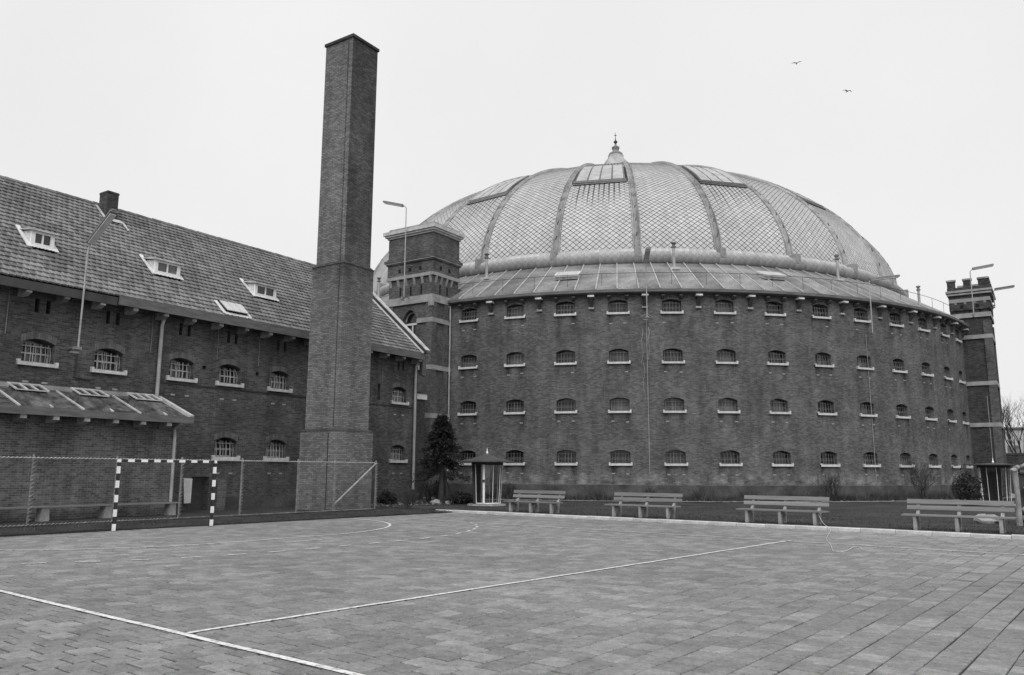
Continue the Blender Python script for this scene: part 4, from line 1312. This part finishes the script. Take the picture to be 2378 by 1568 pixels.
for i in range(n_):
    for e in (1, -1):
        x0 = xl - FH + i * st
        xa, za, xb, zb = (x0, .05, x0 + FH, FH + .05) if e == 1 else (x0 + FH, .05, x0, FH + .05)
        # clip to the fence length
        def cl(xa, za, xb, zb):
            if xa > xb: xa, za, xb, zb = xb, zb, xa, za
            if xb <= xl or xa >= 0: return None
            if xa < xl: za += (zb - za) * (xl - xa) / (xb - xa); xa = xl
            if xb > 0: zb = za + (zb - za) * (0 - xa) / (xb - xa); xb = 0
            return xa, za, xb, zb
        c = cl(xa, za, xb, zb)
        if c: mb.tube([(c[0], -.055 - .003 * e, c[1]), (c[2], -.055 - .003 * e, c[3])], .0011, 3, cap=False)
obj('wire_mesh', mb, M['galv_dark'], FN, kind='stuff')
# wire ends wrapped round the posts
wr = MB()
for i in range(16):
    z = .15 + i * .12
    wr.tube([(-.055, -.06, z), (.0, -.075, z + .035), (.055, -.06, z + .07)], .012, 4)
wr_me = mesh_of(wr, 'tie_wire', M['post_metal'])
for x in posts: inst(wr_me, 'tie_wire', FN, loc=(x, 0, 0))

# ------------------------------------------------------------------ handball goal
gA = Vector((-11.65, 24.24, 0)); gB = Vector((-9.66, 26.62, 0)); gd = (gB - gA).normalized()
GO = thing('handball_goal', 'handball goal with white and dark banded posts and crossbar, no net', 'goal', (gA + gB) / 2, math.atan2(gd.y, gd.x))
GW = 1.55; gh = 2.09; S_ = .04
def banded(name, fn, n, flip):
    mats = [M['white_bright'], M['black']]
    P = obj(name, fn(0, 1, S_ - .003), M['black'], GO)
    for i in range(n):
        if (i % 2 == 0) != flip: obj('white_band', fn(i / n, (i + 1) / n, S_), M['white_bright'], P)
    return P
for e in (-1, 1):
    banded('post', lambda a, b, r, e=e: MB().box(e * GW - r, e * GW + r, -r, r, a * gh, b * gh), 10, False)
banded('crossbar', lambda a, b, r: MB().box(-GW + .045 + a * (2 * GW - .09), -GW + .045 + b * (2 * GW - .09), -r, r, gh - 2 * S_ + (S_ - r), gh - (S_ - r)), 15, True)
for e in (-1, 1): obj('corner_plate', MB().box(e * GW - .043, e * GW + .043, -.043, .043, gh - .09, gh + .002), M['white_bright'], GO)
for e in (-1, 1): obj('ground_socket', MB().box(e * GW - .08, e * GW + .08, -.08, .08, -.01, .012), M['iron_dark'], GO)
# ------------------------------------------------------------------ benches beside the kerb
def make_bench(length):
    b = thing('park_bench', 'x', 'bench')
    L = length / 2
    obj('seat', MB().box(-L, L, -.32, .12, .42, .465), M['bench_wood'], b)
    obj('back_plank', MB().hexa([(-L + .05, .27, .595), (L - .05, .27, .595), (L - .05, .31, .595), (-L + .05, .31, .595), (-L + .05, .305, .715), (L - .05, .305, .715), (L - .05, .345, .715), (-L + .05, .345, .715)]), M['bench_wood'], b)
    obj('back_plank', MB().hexa([(-L + .05, .325, .77), (L - .05, .325, .77), (L - .05, .365, .77), (-L + .05, .365, .77), (-L + .05, .36, .90), (L - .05, .36, .90), (L - .05, .40, .90), (-L + .05, .40, .90)]), M['bench_wood'], b)
    for x in (-L * .76, 0, L * .76):
        s = obj('support', MB().prism([(.14, 0), (.27, 0), (.29, .4), (.49, .9), (.405, .9), (.305, .57), (.2, .465), (.14, .42)], 'x', x - .045, x + .045)
                .prism([(-.29, 0), (-.15, 0), (-.15, .3), (.14, .32), (.14, .42), (-.29, .42)], 'x', x - .045, x + .045), M['concrete'], b)
    return b
KD = -CF                                                  # not used for facing; bench local y points to the lawn
brot = math.atan2(CF.y, CF.x)
def on_line(u, dp, z=GZ):
    # point on the line p = PK + dp seen at display column u
    r = fw + rt * ((u - 1189) / 1872.5) - up * ((1195 - 784) / 1872.5)
    k = (PK + dp) / (r.x * CE.x + r.y * CE.y)
    return Vector((r.x * k, r.y * k, z))
blabels = [('nearest to the glass booth, short', 1240, 2.75), ('second from the glass booth along the kerb', 1494, 3.0),
           ('third from the glass booth, with a pale cord hanging off it', 1817, 3.0), ('rightmost, nearest to the camera and largest', 2224, 2.95)]
bl = ['weathered plank bench standing nearest to the glass booth by the kerb',
      'weathered plank bench, second from the glass booth along the kerb',
      'weathered plank bench with a pale cord hanging from its end',
      'largest weathered plank bench at the right edge of the lawn']
for (d_, u, L), lb_ in zip(blabels, bl):
    b = make_bench(L)
    b['label'] = lb_; b['group'] = 'plank benches along the kerb'
    b.location = on_line(u, .62); b.rotation_euler = (0, 0, brot + random.gauss(0, .01))
# cord from the third bench onto the court
P3 = on_line(1899, .40, .52)
cpts = [P3, P3 + Vector((.05, -.25, -.3)), Vector((10.0, 25.9, .03)), Vector((9.2, 24.0, .02)), Vector((8.5, 22.3, .02)), Vector((7.95, 20.6, .02)), Vector((7.45, 19.2, .02)), Vector((7.5, 18.9, .02)), Vector((7.9, 19.4, .02)), Vector((8.35, 20.2, .02)), Vector((8.45, 20.1, .02)), Vector((8.25, 19.5, .02))]
def smooth_path(p, n=6):
    out = []
    for i in range(len(p) - 1):
        p0, p1, p2, p3 = p[max(i - 1, 0)], p[i], p[i + 1], p[min(i + 2, len(p) - 1)]
        for k in range(n):
            t = k / n
            out.append(.5 * ((2 * p1) + (p2 - p0) * t + (2 * p0 - 5 * p1 + 4 * p2 - p3) * t * t + (3 * p1 - p0 - 3 * p2 + p3) * t ** 3))
    return out + [p[-1]]
cp = [Vector((v.x, v.y, max(v.z, .014))) for v in smooth_path(cpts)]
tag(obj('cord', MB().tube(cp, .0055, 5), M['rope']), 'thin pale cord trailing from a bench across the paving', 'cord')

# ------------------------------------------------------------------ guard booths
def make_booth(name, label, loc, rz, rh=.42):
    b = thing(name, label, 'booth', loc, rz)
    n = 10
    def ringp(r, k): a = 2 * math.pi * k / n; return (r * math.cos(a), r * math.sin(a))
    obj('base', MB().lathe([(0, .08), (.95, .08), (.98, 0), (.98, -.1)], 20), M['concrete'], b)
    for k in range(n):
        x0, y0 = ringp(.68, k); x1, y1 = ringp(.68, k + 1); u0, v0 = ringp(.76, k); u1, v1 = ringp(.76, k + 1)
        solid = k in (3, 4, 5)
        if solid: obj('panel', MB().add([(x0, y0, .08), (x1, y1, .08), (u1, v1, 2.12), (u0, v0, 2.12)], [(0, 1, 2, 3)]), M['timber_dark'], b)
        else: obj('pane', MB().add([(x0, y0, .12), (x1, y1, .12), (u1, v1, 2.05), (u0, v0, 2.05)], [(0, 1, 2, 3)]), M['glass_booth'], b)
        if k not in (4, 5): obj('mullion', MB().beam((x0 * 1.01, y0 * 1.01, .1), (u0 * 1.01, v0 * 1.01, 2.0), .022, .022), M['white_bright'], b)
    obj('bottom_rail', MB().tube([(.7 * math.cos(2 * math.pi * k / n), .7 * math.sin(2 * math.pi * k / n), .12) for k in (6, 7, 8, 9, 10, 11, 12, 13)], .025, 5), M['white_bright'], b)
    obj('head_ring', MB().lathe([(.72, 1.98), (.80, 1.98), (.80, 2.14), (.72, 2.14)], n), M['timber_dark'], b)
    xd, yd = ringp(.72, 7)
    d_ = obj('door_stile', MB().beam((xd * .98, yd * .98, .12), (xd * 1.06, yd * 1.06, 2.0), .10, .05), M['white_bright'], b)
    obj('lock', MB().box(xd * 1.06 - .05, xd * 1.06 + .05, yd * 1.06 - .05, yd * 1.06 + .05, 1.15, 1.27), M['iron_dark'], d_)
    rf = obj('roof', MB().lathe([(0, 2.12 + rh), (.25, 2.14 + rh * .78), (.8, 2.15 + rh * .34), (1.42, 2.16), (1.42, 2.12), (.75, 2.12)], 24), M['timber_dark'], b)
    obj('finial', MB().lathe([(.0, 2.44 + rh), (.02, 2.32 + rh), (.03, 2.24 + rh), (.06, 2.18 + rh), (.03, 2.1 + rh)], 10), M['white_bright'], rf)
    obj('chair', MB().box(-.2, .2, -.1, .3, .42, .5), M['iron_dark'], b)
    return b
make_booth('guard_booth', 'small round glazed guard booth with conical roof beside the conifer', Vector((-1.22, 40.9, GZ)), R_(8))

# second booth near the corner tower
b2 = make_booth('guard_booth', 'dark guard booth with white bars before the crenellated tower', Vector((26.1, 44.2, GZ)), R_(-75), .12)

# ------------------------------------------------------------------ lamps on the walls
def lamp(name, label, base, pts, hd0, hd1, foot=True, group='strip lamps on poles', rz=0.0):
    L = thing(name, label, 'lamp', base, rz, group)
    obj('pole', MB().tube(pts, .035, 8), M['galv'], L, smooth=True)
    a, b = Vector(hd0), Vector(hd1)
    h = obj('lamp_head', MB().beam(a, b, .30, .08).beam(a + Vector((0, 0, .06)), b + Vector((0, 0, .06)), .18, .06), M['iron'], L)
    obj('diffuser', MB().beam(a.lerp(b, .04) - Vector((0, 0, .065)), a.lerp(b, .96) - Vector((0, 0, .065)), .24, .06), M['white'], h)
    obj('wall_clamp', MB().box(-.12, .12, -.04, .16, -.05, .05).box(-.25, .05, -.02, .1, -.2, -.14), M['iron'], L)
    return L
# on the cell block: pole passes the eaves, head hangs out towards the court
lamp('wall_lamp', 'strip lamp on a tall pole fixed to the cell block wall over its eaves', bf(15.55, -.70, 6.15), [(0, 0, 0), (0, -.05, 3.6), (0, -.18, 4.0)], (0, -.15, 3.95), (.05, -1.5, 4.95), rz=BROT)
obj('wall_bracket', MB().beam((0, 0, .05), (0, .72, .05), .05, .05).beam((0, 0, 1.9), (0, .72, 1.9), .04, .04), M['iron'], bpy.data.objects['wall_lamp'])
lamp('wall_lamp', 'strip lamp on a slim pole in front of the stair tower', bf(39.25, 4.5, 13.0), [(0, 0, 0), (0, 0, 6.1), (-.02, .12, 6.25), (-.05, .3, 6.28)], (-.05, .25, 6.3), (-.3, 1.75, 6.75), rz=BROT)
obj('wall_bracket', MB().beam((0, 0, .05), (.65, 0, .05), .05, .05).beam((0, 0, 2.2), (.6, -.3, 2.2), .04, .04), M['iron'], bpy.data.objects['wall_lamp.001'])
# two on the rotunda
def on_rot(phi, r, z): return CEN + pol(phi, r, z)
l3 = lamp('wall_lamp', 'strip lamp on a pole at the middle of the rotunda eaves, pointing forward', on_rot(-4.4, RR + .6, 11.15), [(0, 0, 0), (0, 0, 3.1), (0, -.15, 3.5)], (0, -.1, 3.5), (0, -1.75, 3.85), rz=R_(-4.4))
obj('stay', MB().beam((-.35, .5, 1.9), (0, 0, 2.05), .03, .03).beam((.35, .5, 1.9), (0, 0, 2.05), .03, .03).beam((-.35, .5, .1), (0, 0, .2), .03, .03).beam((.35, .5, .1), (0, 0, .2), .03, .03), M['galv'], l3)
obj('cable', MB().tube([(0, .55, 0), (.0, .56, -4), (.0, .56, -9.5)], .016, 5), M['galv'], l3)
ls = MB()
for (x, w_, z0, z1) in ((-.28, .05, 10.7, 8.2), (.12, .07, 10.6, 8.6), (.02, .03, 10.5, 9.9), (-.22, .035, 8.4, 5.2)):
    n_ = 14
    for i in range(n_):
        za, zb_ = z0 + (z1 - z0) * i / n_, z0 + (z1 - z0) * (i + .93) / n_
        wa = w_ * (1 - .6 * i / n_) * random.uniform(.6, 1.1); dx = x + .05 * math.sin(i * .9)
        ph = -4.4 + math.degrees(dx / RR); hw_ = math.degrees(wa / 2 / RR)
        ls.add([pol(ph - hw_, RR + .004, za), pol(ph + hw_, RR + .004, za), pol(ph + hw_ * .8, RR + .004, zb_), pol(ph - hw_ * .8, RR + .004, zb_)], [(0, 1, 2, 3)])
obj('lime_runs', ls, plain('lime_run', 0.26, 0.9, 0.4, 3.0, 0.3, 30), rot, kind='stuff')
l4 = lamp('wall_lamp', 'strip lamp on a pole over the right part of the rotunda eaves', on_rot(24.3, RR + .6, 10.65), [(0, 0, 0), (0, 0, 3.35), (.1, -.05, 3.55)], (.05, 0, 3.55), (1.7, -.9, 3.75), rz=R_(24))
obj('cable', MB().tube([(0, .55, 0), (.05, .56, -5), (.08, .56, -9.3)], .014, 5), M['galv'], l4)
# two at the corner tower
lamp('wall_lamp', 'upper of two strip lamps on the crenellated tower', TT * 69.0 + NN * 3.9 + Vector((0, 0, 13.6)), [(0, 0, 0), (0, 0, 3.35), (.03, -.2, 3.5)], (.03, -.15, 3.52), (.3, -1.55, 3.7), rz=BROT)
lamp('wall_lamp', 'lower of two strip lamps on the crenellated tower', TT * 71.6 + NN * 2.6 + Vector((0, 0, 14.6)), [(0, 0, 0), (0, 0, 1.1), (.02, -.12, 1.25)], (.03, -.1, 1.28), (.3, -1.4, 1.42), rz=BROT)

# ------------------------------------------------------------------ plants
def branch(mb, p, d, L, r, depth, spread, tips=None, upw=.25, n=4):
    segs = 3
    pts = [p]; q = p; dd = d
    for i in range(segs):
        dd = (dd + Vector((random.gauss(0, .13), random.gauss(0, .13), random.gauss(upw * .2, .08)))).normalized()
        q = q + dd * L / segs; pts.append(q)
    mb.tube(pts, [r * (1 - .45 * i / segs) for i in range(segs + 1)], n if r > .012 else 3, cap=False)
    if depth == 0:
        if tips is not None: tips.append(q)
        return
    for k in range(random.choice((2, 3, 3))):
        t = random.uniform(.45, 1.0); base = pts[min(segs, int(t * segs + .5))]
        nd = (dd + Vector((random.gauss(0, spread), random.gauss(0, spread), random.gauss(upw, spread * .4)))).normalized()
        branch(mb, base, nd, L * random.uniform(.6, .85), r * .58, depth - 1, spread, tips, upw, n)
def shrub(label, loc, h, stems, spread, depth=3, group='bare winter shrubs'):
    t = thing('bare_shrub', label, 'shrub', loc, random.uniform(0, 6), group)
    for k in range(stems):
        mb = MB(); a = random.uniform(0, 6.28)
        branch(mb, Vector((random.gauss(0, .08), random.gauss(0, .08), -.05)), Vector((math.cos(a) * spread, math.sin(a) * spread, 1)).normalized(), h * .42, .030, depth, .45)
        obj('stem', mb, M['twig'], t)
    return t
shrub('small bare shrub at the lawn corner near the end of the fence', Vector((-4.66, 36.9, GZ)), 1.1, 9, .55)
shrub('bushy bare shrub against the rotunda between the third and fourth bench', CEN + pol(15.6, 31.3, GZ), 1.7, 11, .5, 4)
shrub('bare shrub against the rotunda wall behind the rightmost bench', CEN + pol(29.8, 31.2, GZ), 2.3, 8, .45, 4)
shrub('low bare shrub by the rotunda wall just right of the booth', CEN + pol(-20, 31.2, GZ), 1.2, 9, .6)
shrub('low bare shrub by the rotunda wall behind the second bench', CEN + pol(-4.6, 31.2, GZ), 1.0, 7, .6)
shrub('bare shrub at the foot of the block corner beside the downpipe', bf(35.2, -1.2, GZ), 1.3, 9, .6)
shrub('thin bare shrub growing under the conifer', Vector((-3.0, 42.3, GZ)), 1.0, 6, .7)

# conifer
cx = thing('conifer', 'dark shaggy conifer with bare lower trunk between block and booth', 'tree', Vector((-3.75, 43.6, GZ)))
obj('trunk', MB().tube([(0, 0, -.1), (.05, 0, 1.2), (0, .05, 2.6), (.1, 0, 4.4)], [.17, .14, .09, .03], 8).tube([(.35, .1, -.1), (.3, .05, 1.0), (.1, 0, 2.0)], [.1, .09, .06], 6), M['bark'], cx, smooth=True)
V = []; F = []
bmb = MB()
for i in range(200):
    tz = random.random() ** .8
    z = 1.55 + tz * 3.05
    rad = (1.22 * (1 - tz) ** .8 + .14) * random.uniform(.5, 1.28)
    a = random.uniform(0, 6.283)
    tip = Vector((math.cos(a) * rad, math.sin(a) * rad, z - .25 * rad + random.gauss(0, .06)))
    root = Vector((.05, 0, z + .05))
    bmb.tube([root, tip], [.02, .006], 3, cap=False)
    for k in range(75):
        t = random.uniform(.3, 1.05)
        c = root.lerp(tip, t) + Vector((random.gauss(0, .07), random.gauss(0, .07), random.gauss(-.03, .06)))
        d = Vector((random.gauss(math.cos(a), .6), random.gauss(math.sin(a), .6), random.gauss(-.1, .5))).normalized() * random.uniform(.07, .16)
        s_ = Vector((random.gauss(0, 1), random.gauss(0, 1), random.gauss(0, 1))).cross(d).normalized() * random.uniform(.018, .042)
        b = len(V)
        V += [tuple(c - s_), tuple(c + s_), tuple(c + d)]
        F.append((b, b + 1, b + 2))
obj('branches', bmb, M['bark'], cx)
raw('crown', V, F, M['needle'], cx)
# dark evergreen bush before the corner tower
def evergreen(label, loc, rad, h, n):
    t = thing('evergreen_bush', label, 'bush', loc, 0, 'evergreen bushes')
    V = []; F = []
    for i in range(n):
        v = Vector((random.gauss(0, 1), random.gauss(0, 1), random.gauss(0, 1))).normalized() * (random.random() ** .4)
        wob = 1 + .25 * math.sin(5 * v.x + 3 * v.z) * math.cos(4 * v.y)
        c = Vector((v.x * rad * wob, v.y * rad * wob, h * .5 + v.z * h * .55 * wob))
        if c.z < .02: continue
        d = Vector((random.gauss(0, 1), random.gauss(0, 1), random.gauss(0, 1))).normalized() * random.uniform(.05, .11)
        s_ = Vector((random.gauss(0, 1), random.gauss(0, 1), random.gauss(0, 1))).cross(d).normalized() * random.uniform(.02, .04)
        b = len(V)
        V += [tuple(c - d), tuple(c + s_), tuple(c + d), tuple(c - s_)]; F.append((b, b + 1, b + 2, b + 3))
    st = MB()
    for k in range(6):
        a = random.uniform(0, 6.28); st.tube([(0, 0, -.05), (math.cos(a) * rad * .6, math.sin(a) * rad * .6, h * .8)], [.03, .008], 4)
    obj('stem', st, M['bark'], t); raw('foliage', V, F, M['leafdark'], t)
    return t
evergreen('dark evergreen bush before the crenellated tower by the second booth', Vector((24.3, 43.6, GZ)), .72, 1.75, 2300)
evergreen('low dark bush at the foot of the conifer', Vector((-2.6, 43.0, GZ)), .75, .55, 2200)
evergreen('low dark bush between chimney and block corner', bf(31.5, -1.6, GZ), .5, .6, 1200)
evergreen('dark bush left of the booth by the link wall', bf(38.4, .4, GZ), .6, 1.2, 1800)

# rockery stones
def rock(label, loc, r, sq=.6):
    mb = MB(); n, m = 9, 6; V_ = []
    ph = [random.uniform(0, 6) for _ in range(4)]
    for j in range(m + 1):
        th = math.pi * j / m
        for i in range(n):
            a = 2 * math.pi * i / n
            k = r * (1 + .22 * math.sin(3 * a + ph[0]) * math.sin(2 * th + ph[1]) + .12 * math.sin(5 * a + ph[2]))
            V_.append((k * math.sin(th) * math.cos(a), k * math.sin(th) * math.sin(a), sq * k * math.cos(th)))
    Fs = [(j * n + i, j * n + (i + 1) % n, (j + 1) * n + (i + 1) % n, (j + 1) * n + i) for j in range(m) for i in range(n)]
    mb.v = V_; mb.f = Fs
    o = obj('rock', mb, M['rock'], loc=loc, rot=(0, 0, random.uniform(0, 6)))
    return tag(o, label, 'rock', 'pale rocks on the lawn edge')
for k, (u, dp, r) in enumerate(((1012, 4.3, .28), (1042, 4.6, .2), (1066, 6.8, .22))):
    rock(['pale rock left of the conifer foot', 'small pale rock before the conifer trunk', 'pale rock between the conifer and the booth'][k], on_line(u, dp, GZ + .05), r)

# garden ornament at the right edge: a stone niche with a white vase
GRO = thing('garden_niche', 'pale stacked rock niche with a white vase at the right edge', 'ornament', on_line(2394, 4.9), brot + .5)
def blob(r, sq, loc, parent, name, mat):
    mb = MB(); n, m = 10, 7; ph = [random.uniform(0, 6) for _ in range(4)]
    for j in range(m + 1):
        th = math.pi * j / m
        for i in range(n):
            a = 2 * math.pi * i / n
            k = r * (1 + .18 * math.sin(3 * a + ph[0]) * math.sin(2 * th + ph[1]) + .12 * math.sin(4 * a + ph[2]))
            mb.v.append((loc[0] + k * math.sin(th) * math.cos(a), loc[1] + k * math.sin(th) * math.sin(a), loc[2] + sq * k * math.cos(th)))
    mb.f = [(j * n + i, j * n + (i + 1) % n, (j + 1) * n + (i + 1) % n, (j + 1) * n + i) for j in range(m) for i in range(n)]
    return obj(name, mb, mat, parent)
for x, z, r in ((-.38, 1.80, .10), (-.24, 1.88, .11), (-.08, 1.93, .12), (.1, 1.92, .12), (.27, 1.86, .12), (-.32, 1.72, .08), (-.12, 1.76, .09), (.05, 1.77, .1), (.22, 1.75, .1), (.42, 1.76, .11), (.56, 1.72, .1)): blob(r, .75, (x, random.gauss(0, .06), z), GRO, 'cap_stone', M['rock'])
for x in (-.36, .62): obj('pillar', MB().tube([(x, 0, -.05), (x + .02, 0, .9), (x, 0, 1.85)], [.10, .08, .09], 8), M['rock'], GRO)
for x, z, r in ((-.12, .5, .16), (.15, .5, .17), (.38, .48, .16), (-.1, .25, .17), (.2, .22, .2), (.45, .22, .16), (-.05, .05, .2), (.3, .02, .22)): blob(r, .7, (x, random.gauss(0, .05), z), GRO, 'base_stone', M['rock'])
obj('vase', MB().lathe([(.0, .62), (.06, .62), (.05, .9), (.07, 1.08), (.15, 1.25), (.12, 1.26), (.04, 1.1), (.0, 1.08)], 14, c=(-.02, -.08)), M['white_bright'], GRO, smooth=True)
obj('back_plate', MB().box(-.3, .6, .12, .16, 0, 1.8), M['timber_dark'], GRO)
rock('long pale rock on the lawn behind the rightmost bench', on_line(2290, 6.0, GZ + .08), .45, .45)

# ------------------------------------------------------------------ beyond the wall, far right
def az_pt(deg, dist, z=0): return Vector((math.sin(R_(deg)) * dist, math.cos(R_(deg)) * dist, z))
pw = thing('boundary_wall', 'dark boundary wall behind the crenellated tower at the right edge', 'wall', az_pt(36, 88), R_(-20))
obj('wall_face', MB().box(-22, 22, 0, .4, 0, 3.45), M['brick_dark'], pw)
obj('coping', MB().box(-22, 22, -.06, .46, 3.45, 3.6), M['timber_dark'], pw)
fb = thing('far_building', 'pale flat roofed building far beyond the boundary wall', 'building', az_pt(34.2, 150), R_(-28))
obj('wall', MB().box(-11, 14, 0, 10, 0, 8.6), plain('pale_render', 0.42, 0.9, 0.1), fb)
obj('wall', MB().box(-14.5, -11, .3, 10, 0, 12.2), plain('grey_render', 0.24, 0.9, 0.1), fb)
for x in np.arange(-10, 13, 2.6):
    for z in (1.5, 4.4): obj('window', MB().box(x, x + 1.7, -.04, .02, z, z + 1.7), M['glass'], fb)
obj('roof', MB().box(-11.2, 14.2, -.2, 10.2, 8.6, 8.9), M['timber_grey'], fb)
def tree(label, loc, h, seed):
    random.seed(seed)
    t = thing('bare_tree', label, 'tree', loc, 0, 'bare trees beyond the boundary wall')
    obj('trunk', MB().tube([(0, 0, -.2), (.05, .05, h * .18), (0, 0, h * .34)], [.2, .16, .14], 8), M['bark'], t, smooth=True)
    mb = MB()
    for k in range(6):
        a = k * 1.05 + random.uniform(0, .5)
        branch(mb, Vector((0, 0, h * random.uniform(.25, .34))), Vector((math.cos(a) * .75, math.sin(a) * .75, 1)).normalized(), h * .3, .085, 5, .42, None, .25)
    obj('crown', mb, M['twig'], t)
tree('bare winter tree rising beside the crenellated tower at the right edge', az_pt(32.0, 97), 9.0, 3)
tree('bare winter tree further right beyond the frame edge', az_pt(36.5, 104), 9.5, 5)
random.seed(11)

# ------------------------------------------------------------------ birds
def bird(label, az, el, dist, roll, yaw, up_):
    c = Vector((math.sin(R_(az)) * math.cos(R_(el)) * dist, math.cos(R_(az)) * math.cos(R_(el)) * dist, math.sin(R_(el)) * dist + CAM_H))
    b = thing('gull', label, 'bird', c, yaw, 'gulls in flight')
    mb = MB().tube([(0, -.22, 0), (0, -.16, .01), (0, -.02, 0), (0, .14, 0), (0, .24, .0)], [.01, .045, .07, .05, .012], 8)
    mb.add([(-.05, .2, 0), (.05, .2, 0), (.07, .34, 0), (-.07, .34, 0), (0, .2, .02), (0, .34, .015)], [(0, 1, 4), (1, 2, 5, 4), (2, 3, 5), (3, 0, 4, 5), (0, 1, 2, 3)])
    obj('body', mb, M['bird'], b, smooth=True)
    for e in (-1, 1):
        z1, z2 = (.12, .02) if up_ == 0 else ((.17, .26) if e > 0 else (.12, .05))
        w = MB().hexa([(e * .03, -.10, -.01), (e * .03, .09, -.01), (e * .32, .06, z1 - .01), (e * .32, -.12, z1 - .01), (e * .03, -.10, .02), (e * .03, .09, .02), (e * .32, .06, z1 + .012), (e * .32, -.12, z1 + .012)])
        w.hexa([(e * .32, -.12, z1 - .01), (e * .32, .06, z1 - .01), (e * .66, .10, z2), (e * .66, .06, z2), (e * .32, -.12, z1 + .012), (e * .32, .06, z1 + .012), (e * .66, .10, z2 + .008), (e * .66, .06, z2 + .008)])
        obj('wing', w, M['bird'], b)
bird('upper left gull gliding with raised wings', 20.68, 26.70, 118, 0, R_(-10), 1)
bird('lower right gull gliding with drooping wing tips', 23.88, 24.49, 112, 0, R_(12), 0)
